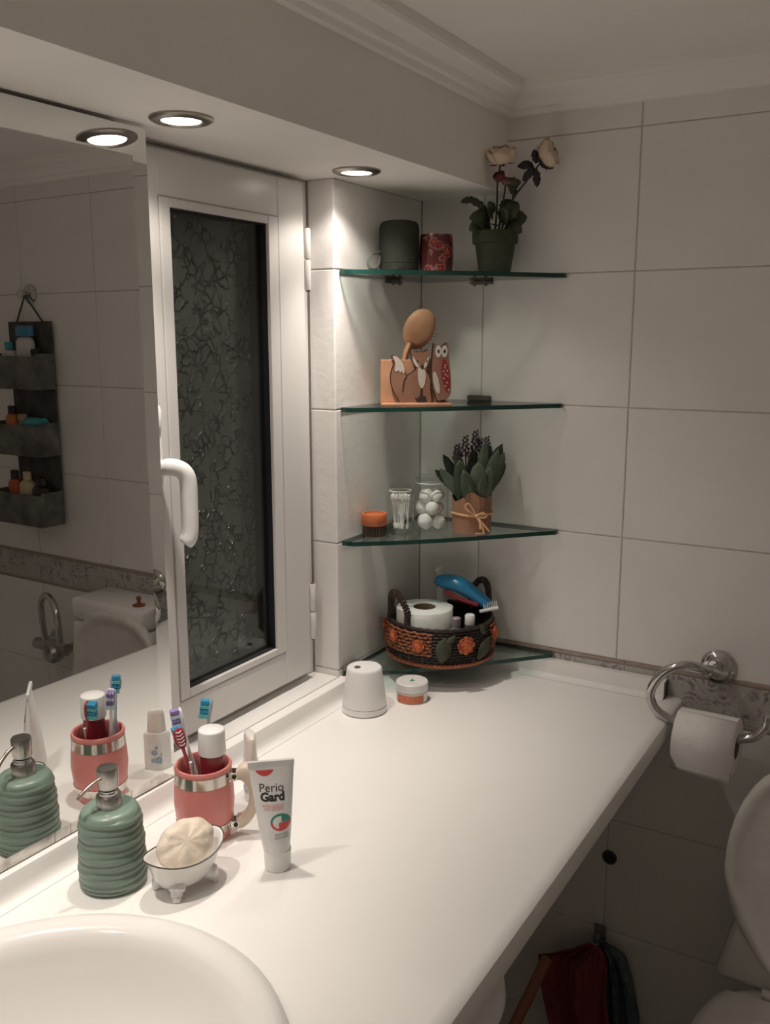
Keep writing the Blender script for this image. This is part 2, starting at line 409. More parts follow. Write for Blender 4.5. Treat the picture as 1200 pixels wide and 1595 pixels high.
# sill
b = BM(); add_box(b, (-.0995, OY0+.001, .0262), (-.0006, -L-.0004, .0298), .0008)
struct('trim_3', b, M_ceramic)

# ================================================================== COUNTER AND BASIN
CD = .462; CY0 = -1.52
SCX, SCY, SAX, SAY = .222, -1.018, .198, .205
ct = thing('vanity_counter', 'long white laminate counter top with a rounded front edge', 'counter', (.23, -.7, 0))
def CT(p): return (p[0]-.23, p[1]+.7, p[2])
bm = BM(); NS = 48
prof = [(0.0, -.038), (0.0, 0.0), (CD-.014, 0.0), (CD-.0055, -.0008), (CD-.001, -.0045), (CD, -.010), (CD, -.029), (CD-.003, -.0355), (CD-.010, -.038)]
def strip(y0, y1, hole=False):
    A_ = [bm.verts.new(CT((x, y0, z))) for x, z in prof]; B_ = [bm.verts.new(CT((x, y1, z))) for x, z in prof]
    for k in range(len(prof)):
        if hole and k in (1, len(prof)-1): continue
        j = (k+1) % len(prof); bm.faces.new((A_[k], A_[j], B_[j], B_[k]))
    bm.faces.new(A_); bm.faces.new(B_[::-1])
strip(-.76, -.0005)
strip(CY0, -1.28)
strip(-1.28, -.76, True)
for zz in (0.0, -.038):          # ring of counter around the basin cut-out
    inn, out = [], []
    for k in range(NS):
        a_ = 2*pi*k/NS; ca, sa = cos(a_), sin(a_)
        inn.append(bm.verts.new(CT((SCX+(SAX-.012)*ca, SCY+(SAY-.012)*sa, zz))))
        x1 = CD-.014 if ca > 0 else 0.0; y1 = -.76 if sa > 0 else -1.28
        t = min((x1-SCX)/ca if abs(ca) > 1e-6 else 9, (y1-SCY)/sa if abs(sa) > 1e-6 else 9)
        out.append(bm.verts.new(CT((SCX+t*ca, SCY+t*sa, zz))))
    for k in range(NS):
        j = (k+1) % NS; bm.faces.new((inn[k], inn[j], out[j], out[k]))
        # fill the square corners
        p, q = out[k].co, out[j].co
        if abs(p.x-q.x) > 1e-5 and abs(p.y-q.y) > 1e-5:
            cx = (CD-.014 if (p.x+q.x)/2+.23 > SCX else 0.0); cy = (-.76 if (p.y+q.y)/2-.7 > SCY else -1.28)
            bm.faces.new((out[k], out[j], bm.verts.new(CT((cx, cy, zz)))))
obj('counter_top', bm, M_counter, ct, smooth=True, angle=35)
# raised back edge (left) and raised edge along the back wall
UP = [(0.0, .0002), (0.0, .0285), (.010, .0285), (.0145, .0265), (.016, .022), (.0165, .012), (.018, .006), (.0225, .002), (.030, .0004)]
bm = BM()
a = [bm.verts.new(CT((x, CY0, z))) for x, z in UP]; b_ = [bm.verts.new(CT((x, -x-.0005, z))) for x, z in UP]; 
for k in range(len(UP)-1): bm.faces.new((a[k], a[k+1], b_[k+1], b_[k]))
bm.faces.new(a)
struct('trim_4', bm, M_counter, loc=(.23, -.7, 0), smooth=True, angle=35)
bm = BM(); UB = [(x, z*.93) for x, z in UP]
a = [bm.verts.new(CT((x, -x-.0005, z))) for x, z in UB]; b_ = [bm.verts.new(CT((.437, -x-.0005, z))) for x, z in UB]
for k in range(len(UP)-1): bm.faces.new((a[k], a[k+1], b_[k+1], b_[k]))
bm.faces.new(b_[::-1])
struct('trim_5', bm, M_counter, loc=(.23, -.7, 0), smooth=True, angle=35)
# chipped dark end of the back edge
bm = BM(); add_box(bm, CT((.4372, -.020, .0004)), CT((.4388, -.0008, .0262))); struct('trim_6', bm, mat('dark_chipboard', (.10, .08, .065), .8), loc=(.23, -.7, 0))
# basin
sk = thing('wash_basin', 'white oval ceramic wash basin let into the counter', 'basin', (SCX, SCY, 0))
def dshape(r, z, a): return r*(1+.03*cos(2*a)), z
bp = [(.98, .0004), (1.0, .003), (.995, .0085), (.97, .0125), (.93, .0135), (.885, .012), (.85, .006), (.825, -.006), (.79, -.03), (.72, -.065), (.60, -.095), (.42, -.115), (.2, -.122), (.06, -.124), (0, -.124)]
bm = BM(); add_lathe(bm, [(r*.2, z) for r, z in bp], 64, (0, 0, 0), SAX/.2, SAY/.2)
add_lathe(bm, [(.80*.2, -.04), (.74*.2, -.072), (.62*.2, -.102), (.42*.2, -.123), (0, -.131)], 48, (0, 0, 0), SAX/.2, SAY/.2)
obj('bowl', bm, M_ceramic, sk, smooth=True, angle=80)
bm = BM(); add_lathe(bm, [(0, -.1215), (.016, -.1215), (.018, -.120), (.019, -.1225)], 24); obj('drain', bm, M_chrome, sk, smooth=True)

# ================================================================== MIRROR
XM = .0134; MY0, MY1, MZ0, MZ1 = -1.35, -.6302, .0292, .7590
MYAW = math.atan(.014)
mr = thing('wall_mirror', 'large frameless wall mirror with a slanted edge, left of the window', 'mirror', (XM, MY1, MZ0), -MYAW)
def MR(p): return (p[0]-XM, p[1]-MY1, p[2]-MZ0)
bm = BM(); add_box(bm, MR((XM-.0068, MY0+.01, MZ0+.006)), MR((XM-.0045, MY1-.03, MZ1-.006))); obj('backing_board', bm, M_dark, mr)
BW = .021; BB = .0125; BD = .0017
bm = BM()
O = [(MY0, MZ0), (MY1, MZ0), (MY1, MZ1), (MY0, MZ1)]; I = [(MY0+BW, MZ0+BB), (MY1-BW, MZ0+BB), (MY1-BW, MZ1-BW*1.3), (MY0+BW, MZ1-BW*1.3)]
ob = [bm.verts.new(MR((XM-.0044, y, z))) for y, z in O]; of = [bm.verts.new(MR((XM-BD, y, z))) for y, z in O]; ii = [bm.verts.new(MR((XM, y, z))) for y, z in I]
bm.faces.new(ii); bm.faces.new(ob[::-1])
for k in range(4):
    j = (k+1) % 4
    if k != 0: bm.faces.new((of[k], of[j], ii[j], ii[k]))
    bm.faces.new((ob[k], ob[j], of[j], of[k])).material_index = 1
obj('mirror_glass', bm, [M_mirror, M_dark], mr)
n_ = 7; ys = [MY0, -1.1, -.93, -.805, -.785, -.70, MY1]
for y0, y1 in zip(ys[:-1], ys[1:]):
    bm = BM(); t0 = 0 if y0 != MY0 else BW; t1 = 0 if y1 != MY1 else BW
    q = [bm.verts.new(MR(p)) for p in ((XM-BD, y0+.0003, MZ0), (XM-BD, y1-.0003, MZ0), (XM, y1-t1-.0003, MZ0+BB), (XM, y0+t0+.0003, MZ0+BB))]
    r = [bm.verts.new(v.co-Vector((.0022, 0, 0))) for v in q]
    bm.faces.new(q); bm.faces.new(r[::-1])
    for k in range(4): bm.faces.new((q[k], q[(k+1) % 4], r[(k+1) % 4], r[k]))
    obj('edge_strip', bm, M_mirror_worn, mr)

# ================================================================== DOWNLIGHTS
def downlight(x, y, label, grp='recessed downlights', power=1.0):
    t = thing('recessed_downlight', label, 'downlight', (x, y, ZS), group=grp)
    b = BM(); add_lathe(b, [(.0205, .0), (.0205, -.0030), (.0225, -.0045), (.029, -.0038), (.0325, -.0018), (.0325, 0.0)], 40); obj('trim_ring', b, mat('satin_nickel', (.34, .31, .28), .28, 1.0), t, smooth=True)
    b = BM(); add_lathe(b, [(0, -.0024), (.0205, -.0024), (.0205, -.0002), (0, -.0002)], 32); obj('lens', b, LENS, t)
    for nm, en, sz, bl in (('downlight_beam', LAMP_POWER, LAMP_SIZE, LAMP_BLEND), ('downlight_spill', SPILL_POWER, SPILL_SIZE, .45)):
        l = bpy.data.lights.new(nm, 'SPOT'); l.energy = en*power; l.color = LAMP_COL; l.spot_size = sz; l.spot_blend = bl
        l.shadow_soft_size = .016*S
        lo = bpy.data.objects.new(nm, l); COL.objects.link(lo); lo.parent = t; lo.location = (0, 0, -.0060*S)
LENS = emit('lamp_lens', (1.0, .90, .78), 14.0)
downlight(.066, -.634, 'round recessed downlight in the soffit beside the mirror edge, the larger one in view')
downlight(.058, -.290, 'round recessed downlight in the soffit above the glass corner shelves')
downlight(.070, -.985, 'round recessed downlight in the soffit over the wash basin', power=1.3)
downlight(.070, -1.335, 'added unseen recessed downlight in the soffit at the far left end of the counter', power=1.5)  # extra lamp out of view, added to strengthen bounce on ceiling and soffit

# ================================================================== GLASS CORNER SHELVES
SH = [.6330, .4365, .2355, .0300]; TG = .0066
M_clamp = mat('dark_metal_clamp', (.17, .145, .125), .4, .4)
names = ['topmost glass corner shelf carrying the speaker and the flower pot', 'second glass corner shelf from the top carrying the wooden fox caddy',
         'third glass corner shelf from the top carrying the glass jars', 'lowest glass corner shelf just above the counter under the wicker basket']
shp = [(.0012, -.0012)]
def shelf_outline():
    p = [(.0012, -.0012), (.252, -.0012), (.2525, -.010)]
    # softened front edge with a slight outward bow and a rounded left end
    a0, a1 = Vector((.2525, -.010)), Vector((.020, -.2455))
    nrm = Vector((.7071, -.7071))
    for k in range(1, 12):
        t = k/12; p.append(tuple(a0.lerp(a1, t)+nrm*(.009*sin(pi*t)*(0.5+t))))
    p += [(.020, -.2455), (.010, -.2475), (.0012, -.2475)]
    return p
for i, z in enumerate(SH):
    t = thing('glass_corner_shelf', names[i], 'shelf', (.0, .0, z), group='glass corner shelves')
    b = BM(); add_prism(b, shelf_outline(), lambda u, v, d: (u, v, d), 0, TG)
    b.faces.ensure_lookup_table()
    for f in b.faces: f.material_index = 1 if len(f.verts) == 4 else 0
    obj('glass_plate', b, [M_shelf, M_green_glass_edge], t)
    for (cx, cy, ax) in ((.112 if i < 3 else .0225, -.004, 'y'), (.004, -.10 if i < 3 else -.232, 'x')):
        if i == 2 and ax == 'x': cy = -.12
        cl = BM(); hw = .019; dp = .013
        zlo, zhi = (-.0055, TG+.0085) 
        if ax == 'y':
            add_box(cl, (cx-hw, -dp, TG+.0004), (cx+hw, -.0012, zhi), .0012); add_box(cl, (cx-hw, -.0115, zlo+.001), (cx+hw, -.0095, zlo+.003))
            for sx in (-1, 1): add_lathe(cl, [(0, zlo-.003), (.0022, zlo-.003), (.0022, -.0004), (0, -.0004)], 10, (cx+sx*.010, -.0105, 0))
            add_box(cl, (cx-hw, -.004, zlo+.0), (cx+hw, -.0012, -.0004))
        else:
            add_box(cl, (.0012, cy-hw, TG+.0004), (dp, cy+hw, zhi), .0012); add_box(cl, (.0095, cy-hw, zlo+.001), (.0115, cy+hw, zlo+.003))
            for sx in (-1, 1): add_lathe(cl, [(0, zlo-.003), (.0022, zlo-.003), (.0022, -.0004), (0, -.0004)], 10, (.0105, cy+sx*.010, 0))
            add_box(cl, (.0012, cy-hw, zlo), (.004, cy+hw, -.0004))
        obj('clamp', cl, M_clamp, t)
T1, T2, T3, T4 = [z+TG+.0002 for z in SH]
# ================================================================== THINGS ON THE COUNTER
Y0 = yaw
# --- soap pump
M_sage = mat('sage_green_glaze', (.185, .255, .208), .32, var=.10, scale=18)
t = thing('soap_dispenser', 'sage green ribbed ceramic soap dispenser with metal pump on the counter before the mirror', 'soap dispenser', (.0775, -.790, 0), Y0)
pr = [(0, 0), (.029, 0), (.0318, .002)]
for k in range(90):
    z = .004+k*.074/90; tt = z/.081
    r = .0335-.0005*tt-.0035*tt**2 + .00075*sin(z*2*pi/.0072)*(1 if z > .006 else 0)
    pr.append((r, z))
pr += [(.0278, .0798), (.0255, .0822), (.020, .0830), (.012, .0832), (0, .0832)]
b = BM(); add_lathe(b, pr, 48, fn=lambda r, z, a: (r+(.0006*sin(2*a+z*300) if .006 < z < .077 else 0), z+(.0011*sin(a+z*40)+.0007*sin(3*a) if .006 < z < .077 else 0)))
obj('bottle', b, M_sage, t, smooth=True, angle=80)
b = BM(); add_lathe(b, [(.0115, .0830), (.0128, .0830), (.0128, .0945), (.0120, .0957), (.0100, .0960), (.0100, .0988), (.0088, .0993), (.0088, .1010), (0, .1010)], 28); obj('collar', b, M_steel, t, smooth=True)
b = BM(); add_lathe(b, [(.0080, .1000), (.0080, .1045), (0, .1045)], 20); obj('seal_ring', b, M_dark, t, smooth=True)
b = BM(); add_lathe(b, [(0, .1028), (.0096, .1028), (.0102, .1045), (.0108, .1225), (.0098, .1245), (0, .1253)], 28); ph = obj('pump_head', b, M_steel, t, smooth=True)
b = BM(); add_tube(b, smooth_path([(-.003, -.008, .1165), (-.010, -.015, .1140), (-.018, -.023, .1080), (-.0220, -.0265, .1030)], 5), .0021, 10); obj('spout', b, mat('pale_copper_spout', (.62, .50, .43), .25, .9), ph, smooth=True)

# --- mug
M_pink = mat('pink_plastic', (.76, .27, .25), .33, var=.05, scale=12, **{'Subsurface Weight': .15, 'Subsurface Radius': (.02, .006, .005)})
M_band = mat('polished_band', (.70, .66, .60), .16, 1.0)
mugc = (.0966, -.673, 0)
t = thing('barrel_mug', 'pink barrel-shaped mug with metal bands and pale wooden handle holding toothbrushes', 'mug', mugc, Y0)
pr = [(0, 0), (.0262, 0), (.0275, .0015), (.0290, .010), (.0315, .025), (.0332, .042), (.0325, .058), (.0308, .070), (.0300, .078), (.0312, .0795), (.0316, .082), (.0305, .0845), (.0285, .0845), (.0272, .082), (.0285, .062), (.0305, .042), (.027, .012), (.022, .006), (0, .006)]
b = BM(); add_lathe(b, pr, 48); obj('body', b, M_pink, t, smooth=True, angle=60)
for z0, z1 in ((.0665, .0785), (.0105, .0205)):
    def rr(z): return .0290+(.0332-.0290)*sin(pi*min(1, max(0, (z+.005)/.094)))**1
    b = BM(); rb = lambda z: (.0314 if z > .05 else .0303) 
    r0, r1 = (.0319, .0311) if z0 > .05 else (.0297, .0316)
    add_lathe(b, [(r0-.002, z0), (r0, z0), (r1, z1), (r1-.002, z1)], 48); bd = obj('metal_band', b, M_band, t, smooth=True)
    zc = (z0+z1)/2
    b = BM(); add_box(b, (.0295, -.0090, zc-.0040), (.0385, .0045, zc+.0040), .0006); obj('bracket', b, M_band, bd)
    b = BM(); q = add_lathe(b, [(0, 0), (.0022, 0), (.0026, .0006), (.0022, .0016), (0, .0019)], 12); xf(b, q, Matrix.Translation((.0355, -.0090, zc)) @ Matrix.Rotation(pi/2, 4, 'X')); obj('screw', b, M_dark, bd)
b = BM()
op = smooth_path([(.0345, .066), (.037, .077), (.046, .0835), (.058, .083), (.069, .073), (.0735, .055), (.071, .035), (.061, .020), (.048, .0105), (.036, .008)], 4)
ip = smooth_path([(.0355, .0225), (.046, .0245), (.054, .033), (.0585, .047), (.055, .059), (.047, .066), (.0375, .0675)], 4)
OP = [Vector((.0345+(p[0]-.0345)*.72, p[1])) for p in op]; IP = [Vector((.0345+(p[0]-.0345)*.66, p[1])) for p in ip][::-1]
n = 36
def resample(P, n):
    d = [0]
    for a, c in zip(P[:-1], P[1:]): d.append(d[-1]+(c-a).length)
    out = []
    for k in range(n):
        s = d[-1]*k/(n-1); i = max(j for j in range(len(d)) if d[j] <= s+1e-9); i = min(i, len(P)-2)
        out.append(P[i].lerp(P[i+1], min(1, (s-d[i])/(d[i+1]-d[i]+1e-12))))
    return out
OO, II = resample(OP, n), resample(IP, n)
hw = .0085; rings = []
for o_, i_ in zip(OO, II):
    cc = (o_+i_)/2; v = (o_-i_)/2; ring = []
    for k in range(12):
        a_ = 2*pi*k/12; ca = cos(a_); sa = sin(a_)
        ca = math.copysign(abs(ca)**.55, ca); sa = math.copysign(abs(sa)**.55, sa)
        q = cc+v*ca; ring.append(b.verts.new((q.x, hw*sa, q.y)))
    rings.append(ring)
for P, Q in zip(rings[:-1], rings[1:]):
    for k in range(12): b.faces.new((P[k], P[(k+1) % 12], Q[(k+1) % 12], Q[k]))
b.faces.new(rings[0][::-1]); b.faces.new(rings[-1])
obj('handle', b, M_palewood, t, smooth=True, angle=60)

def in_mug(x, y, z):     # mug frame -> world working units
    return Vector((mugc[0]+x*cos(Y0)-y*sin(Y0), mugc[1]+x*sin(Y0)+y*cos(Y0), z))
def toothbrush(label, foot, head, face_dir, col, bcol, bcol2, back=None, clear=False):
    """foot/head in mug frame; local z runs up the brush, local -y is the bristle side"""
    f, h = in_mug(*foot), in_mug(*head)
    t = bpy.data.objects.new('toothbrush', None); COL.objects.link(t); t.empty_display_size = .02
    tag(t, label, 'toothbrush', 'toothbrushes in the pink mug')
    z = (h-f).normalized(); Lh = (h-f).length
    fd = in_mug(*face_dir)-in_mug(0, 0, face_dir[2]); fd.z = face_dir[2]
    y = -(fd-z*fd.dot(z)).normalized(); x = y.cross(z)
    mm = Matrix((x, y, z)).transposed().to_4x4(); mm.translation = W(f); t.matrix_world = mm
    b = BM(); P = [(0, 0, 0), (0, 0, .03), (0, .0012, Lh*.45), (0, .0005, Lh*.62), (0, 0, Lh-.032), (0, 0, Lh-.022)]
    pth = smooth_path(P, 5); rd = []
    for p in pth:
        s = p.z/Lh; rd.append(.0040 if s < .4 else max(.0019, .0040-(s-.4)*.008))
    add_tube(b, pth, rd, 10); obj('grip', b, col, t, smooth=True)
    b = BM(); hp = [(0, .0, Lh-.024), (0, 0, Lh-.021), (0, 0, Lh-.016), (0, 0, Lh-.008), (0, 0, Lh-.002), (0, 0, Lh)]
    v = add_tube(b, hp, [.0022, .0046, .0063, .0066, .0054, .0024], 12)
    xf(b, v, Matrix.Diagonal((1, .38, 1, 1))); obj('head', b, col if back is None else back[0], t, smooth=True)
    for r_ in range(4):
        for c_, w_ in enumerate((-.0026, .0026)):
            pass
    k = 0
    for z0, z1, m_ in ((Lh-.0215, Lh-.0165, bcol2), (Lh-.0155, Lh-.0115, bcol), (Lh-.0105, Lh-.0065, bcol2), (Lh-.0058, Lh-.0010, bcol)):
        b = BM()
        for xx in (-.0032, 0, .0032):
            add_box(b, (xx-.0014, -.0118+.0006*(k % 2), z0), (xx+.0014, -.0012, z1), .0003)
        obj('bristle_tuft', b, m_, t); k += 1
    if back is not None:
        for i in range(5):
            b = BM(); zz = Lh-.019+i*.0037
            v = add_tube(b, smooth_path([(-.0040+.0004*abs(i-2), .0016, zz+.001), (0, .0026, zz-.0004), (.0040-.0004*abs(i-2), .0016, zz+.001)], 4), .0008, 6); obj('rubber_ridge', b, back[1], t, smooth=True)
    return t
M_tb_red = mat('crimson_plastic', (.36, .035, .065), .3); M_tb_white = mat('white_brush_plastic', (.80, .79, .80), .3)
M_tb_blue = mat('blue_bristle', (.02, .26, .46), .5, var=.15, scale=200); M_tb_teal = mat('teal_bristle', (.12, .46, .50), .5, var=.15, scale=200)
M_tb_purple = mat('purple_bristle', (.26, .20, .42), .5, var=.15, scale=200); M_tb_pale = mat('pale_bristle', (.55, .62, .72), .5, var=.1, scale=200)
M_tb_clear = mat('clear_blue_handle', (.55, .66, .74), .12, **{'Transmission Weight': .5})
M_tb_pink = mat('pink_rubber', (.62, .20, .27), .5)
toothbrush('crimson toothbrush with pale ridges on its head, leaning left in the pink mug', (.006, -.012, .0075), (-.0235, -.014, .131), (-.5, .85, .0), M_tb_red, M_tb_blue, M_tb_teal, back=(M_tb_red, mat('pale_ridge_rubber', (.72, .60, .62), .5)))
toothbrush('white toothbrush with purple bristles behind the crimson one in the pink mug', (-.004, .010, .0075), (-.0265, .014, .143), (-.9, -.3, .1), M_tb_white, M_tb_purple, M_tb_pale)
toothbrush('tall clear toothbrush with bright blue bristles at the back of the pink mug', (-.012, .012, .0075), (.0065, .026, .1480), (-.95, -.2, .0), M_tb_clear, M_tb_blue, M_tb_teal)
# upside-down tube with a white cap
q = in_mug(.0110, -.0020, 0)
t = thing('toothpaste_tube', 'dark red toothpaste tube standing cap up in the pink mug', 'toothpaste', (q.x, q.y, .0072), Y0)
b = BM(); add_lathe(b, [(0, .1185), (.0130, .1185), (.0143, .1175), (.0146, .1165), (.0150, .092), (.0146, .0905), (0, .0905)], 32); obj('cap', b, M_plas, t, smooth=True)
b = BM(); n = 10
pts = []
for i in range(n+1):
    s = i/n; z = .0005+s*.090; a_ = .0135-.001*(1-s); d_ = .0012+(.0128-.0012)*min(1, s*1.5)**.7
    pts.append((a_, d_, z))
rings = [[b.verts.new((a_*cos(2*pi*k/24), d_*sin(2*pi*k/24), z)) for k in range(24)] for a_, d_, z in pts]
for P, Q in zip(rings[:-1], rings[1:]):
    for k in range(24): b.faces.new((P[k], P[(k+1) % 24], Q[(k+1) % 24], Q[k]))
b.faces.new(rings[0][::-1]); b.faces.new(rings[-1]); obj('tube_body', b, mat('dark_red_tube', (.22, .018, .03), .3), t, smooth=True)
q = in_mug(-.009, -.013, 0)
t = thing('interdental_brush', 'small white plastic stick with a cap between crimson toothbrush and white cap in the mug', 'brush', (q.x, q.y, .0072), Y0)
b = BM(); add_tube(b, smooth_path([(.004, .004, 0), (.002, .002, .04), (-.001, -.003, .086)], 5), .0020, 8); obj('stick', b, M_plas, t, smooth=True)
b = BM(); add_tube(b, [(-.0007, -.0027, .078), (-.001, -.003, .085), (-.0012, -.0034, .092), (-.0012, -.0034, .0935)], [.0026, .0030, .0028, .0012], 10); obj('stick_cap', b, M_clear, t, smooth=True)

# --- standing toothpaste tube with print
TR = .72
t = thing('toothpaste_tube', 'white toothpaste tube standing on its cap beside the pink mug handle', 'toothpaste', (.2055, -.684, 0), TR)
def tube_sec(z):
    s = max(0, min(1, (z-.022)/.093))
    a_ = .0138+(.0232-.0138)*s**.85; d_ = .0138*(1-s)**.75+.0011
    return a_, d_
ZT = .1195
lean = lambda z: (-.0045*z/.12, .0)
def tube_pt(ang, z, off=0.0):
    a_, d_ = tube_sec(z); lx, ly = lean(z)
    return (lx+(a_+off)*cos(ang), ly+(d_+off)*sin(ang), z)
b = BM(); zs_ = [.0215+k*(.113-.0215)/22 for k in range(23)]+[.1135, .1195]
rings = [[b.verts.new(tube_pt(2*pi*k/40, z)) for k in range(40)] for z in zs_]
for P, Q in zip(rings[:-1], rings[1:]):
    for k in range(40): b.faces.new((P[k], P[(k+1) % 40], Q[(k+1) % 40], Q[k]))
b.faces.new(rings[0][::-1]); b.faces.new(rings[-1]); obj('tube_body', b, mat('white_tube', (.74, .73, .715), .3), t, smooth=True, angle=70)
b = BM(); add_box(b, (-.0045-.0236, -.0019, .1130), (-.0045+.0236, .0019, .1196), .0005); obj('crimp', b, mat('grey_crimp', (.60, .60, .585), .4), t)
b = BM(); add_lathe(b, [(0, 0), (.0128, 0), (.0137, .0008), (.0143, .0215), (.0135, .0218), (0, .0218)], 36); obj('cap', b, M_plas, t, smooth=True)
def on_tube(u, v, off=.00025):          # u along the face from its middle, v = height
    a_, d_ = tube_sec(v); c_ = max(-.98, min(.98, u/a_)); ang = -math.acos(c_)
    return Vector(tube_pt(ang, v, off))
def ell(cx, cz, rx, rz, n=28, a0=0, a1=2*pi): return [(cx+rx*cos(a0+(a1-a0)*k/n), cz+rz*sin(a0+(a1-a0)*k/n)) for k in range(n+1)]
def decal(bm, pts, off=.00025):
    pts = pts[:-1] if (Vector(pts[0])-Vector(pts[-1])).length < 1e-6 else pts
    cx = sum(p[0] for p in pts)/len(pts); cz = sum(p[1] for p in pts)/len(pts)
    c = bm.verts.new(on_tube(cx, cz, off)); vs = [bm.verts.new(on_tube(u, v, off)) for u, v in pts]
    for k in range(len(vs)): bm.faces.new((c, vs[k], vs[(k+1) % len(vs)]))
M_ink = mat('black_ink', (.02, .022, .028), .5); M_red = mat('red_print', (.62, .07, .065), .4); M_pinkink = mat('pale_pink_print', (.72, .44, .40), .5)
M_greenp = mat('green_print', (.03, .24, .17), .4); M_greyp = mat('grey_print', (.46, .47, .49), .5)
b = BM(); add_text(b, 'Perio', .0128, lambda u, v: on_tube(u-.0015, v+.0880), 0.0, sx=.92); obj('lettering', b, M_ink, t)
b = BM(); add_text(b, 'Gard', .0128, lambda u, v: on_tube(u-.0010, v+.0785), .00055, sx=.92); obj('lettering', b, M_ink, t)
def strip_decal(bm, u0, u1, lo, hi, n=14, off=.0003):
    cols = []
    for k in range(n+1):
        u = u0+(u1-u0)*k/n; z0, z1 = lo(u), hi(u); cols.append([bm.verts.new(on_tube(u, z0+(z1-z0)*j/3, off)) for j in range(4)])
    for P, Q in zip(cols[:-1], cols[1:]):
        for j in range(3): bm.faces.new((P[j], Q[j], Q[j+1], P[j+1]))
b = BM(); strip_decal(b, -.0165, .0020, lambda u: .1105-.0060*max(0, sin(pi*(u+.0165)/.0185))**.7, lambda u: .1105+.00001); obj('red_logo', b, M_red, t)
b = BM(); add_text(b, 'I', .0032, lambda u, v: on_tube(u+.0085, v+.1078)); obj('print_mark', b, M_greyp, t)
b = BM()
for i, words in enumerate((((-.0115, -.0030), (-.0020, .0045), (.0055, .0095)), ((-.0100, -.0040), (-.0030, .0085)))):
    z_ = .0722-i*.0036
    for u0, u1 in words: strip_decal(b, u0, u1, lambda u: z_, lambda u: z_+.0021, 8)
obj('pink_print', b, M_pinkink, t)
b = BM()
ec, ez = .0055, .0555
def arc_band(a0, a1, n=14):
    for k in range(n):
        t0 = a0+(a1-a0)*k/n; t1 = a0+(a1-a0)*(k+1)/n
        q = [(ec+.0105*cos(t0), ez+.0090*sin(t0)), (ec+.0105*cos(t1), ez+.0090*sin(t1)), (ec+.0083*cos(t1), ez+.0068*sin(t1)), (ec+.0083*cos(t0), ez+.0068*sin(t0))]
        b.faces.new([b.verts.new(on_tube(u, v, .0003)) for u, v in q])
arc_band(pi*.0, pi*1.0); cv = lambda u: .0072*sqrt(max(0, 1-((u-ec)/.0086)**2)); strip_decal(b, ec+.001, ec+.0085, lambda u: ez+.0004, lambda u: ez+.0005+cv(u)); obj('green_emblem', b, M_greenp, t)
b = BM(); arc_band(pi*1.0, pi*2.0); strip_decal(b, ec-.002, ec+.0085, lambda u: ez-.0006-cv(u), lambda u: ez-.0005); obj('red_emblem', b, M_red, t)
b = BM()
for i, words in enumerate((((-.0015, .0035), (.0043, .0125)), ((-.0020, .0050), (.0058, .0130)))):
    z_ = .0415-i*.0034
    for u0, u1 in words: strip_decal(b, u0, u1, lambda u: z_, lambda u: z_+.0019, 8)
obj('grey_print', b, M_greyp, t)

# --- deodorant bottle by the mirror
t = thing('deodorant_bottle', 'small flat white deodorant bottle with pale blue flower print behind the mug', 'deodorant', (.0860, -.5790, 0), -.74)
def oval(prof, bm, n=28, sx=1.15, sy=.40): return add_lathe(bm, prof, n, (0, 0, 0), sx, sy)
b = BM(); oval([(0, 0), (.0200, 0), (.0215, .001), (.0218, .010), (.0218, .047), (.0195, .050), (.017, .0505), (0, .0505)], b); obj('bottle', b, mat('milky_bottle', (.76, .745, .715), .3), t, smooth=True)
b = BM(); oval([(0, .0507), (.0170, .0507), (.0175, .052), (.0162, .074), (.0145, .079), (.011, .081), (0, .0815)], b, sy=.43); obj('cap', b, mat('pale_peach_cap', (.74, .69, .64), .35), t, smooth=True)
b = BM()
for fx, fz, fr in ((.006, .014, .0052), (.0115, .024, .004), (.001, .022, .003), (-.004, .011, .003), (.0135, .0135, .003), (.009, .031, .0022)):
    for k in range(5):
        a_ = 2*pi*k/5+fx*300; cx_, cz_ = fx+fr*.6*cos(a_), fz+fr*.6*sin(a_); vs = []
        for j in range(8):
            u, v = cx_+fr*.42*cos(2*pi*j/8), cz_+fr*.42*sin(2*pi*j/8); u = max(-.021, min(.021, u))
            for s_ in (-1,): vs.append((u, s_*(.40*sqrt(max(0, .0218**2-(u/1.15)**2))+.0004), v))
        face(b, vs)
obj('flower_print', b, mat('pale_blue_print', (.28, .42, .55), .4), t)
b = BM()
for sx_ in (-1, 1):
    pass
add_text(b, 'm', .003, lambda u, v: (.0252, u*.9, v+.016)); obj('small_print', b, M_greyp, t)

# --- soap dish like a little footed bath tub
DA = radians(80)
t = thing('soap_dish', 'white ceramic bathtub-shaped soap dish with dark rim line and four feet', 'soap dish', (.1455, -.758, 0), DA)
def dish(r, z, a): return r, z
b = BM(); N = 40
def ringpt(a, f, z):      # f scale 0..1, long axis local x
    ex = .0435*f; ey = .0280*f
    return Vector((ex*cos(a), ey*sin(a), z))
def rimz(a): return .0370+.0075*abs(cos(a))**2.2
lv = [(.30, .0078, 0), (.52, .0080, .02), (.68, .0110, .10), (.80, .0185, .30), (.91, .0285, .70), (.99, None, 1), (1.03, None, 1.02)]
outer = []
for f, z, w_ in lv:
    outer.append([b.verts.new(ringpt(2*pi*k/N, f, (z if z is not None else rimz(2*pi*k/N)-(.0022 if f < 1 else 0)) + (w_*(rimz(2*pi*k/N)-.0370) if z is not None else 0))) for k in range(N)])
inner = []
for f, z, w_ in ((1.0, None, 1), (.95, None, .9), (.86, .029, .5), (.74, .020, .15), (.5, .0155, 0), (.2, .0145, 0)):
    inner.append([b.verts.new(ringpt(2*pi*k/N, f, (rimz(2*pi*k/N)-.0002-(.003 if f < .98 else 0)) if z is None else z+w_*(rimz(2*pi*k/N)-.0370))) for k in range(N)])
R = outer+inner
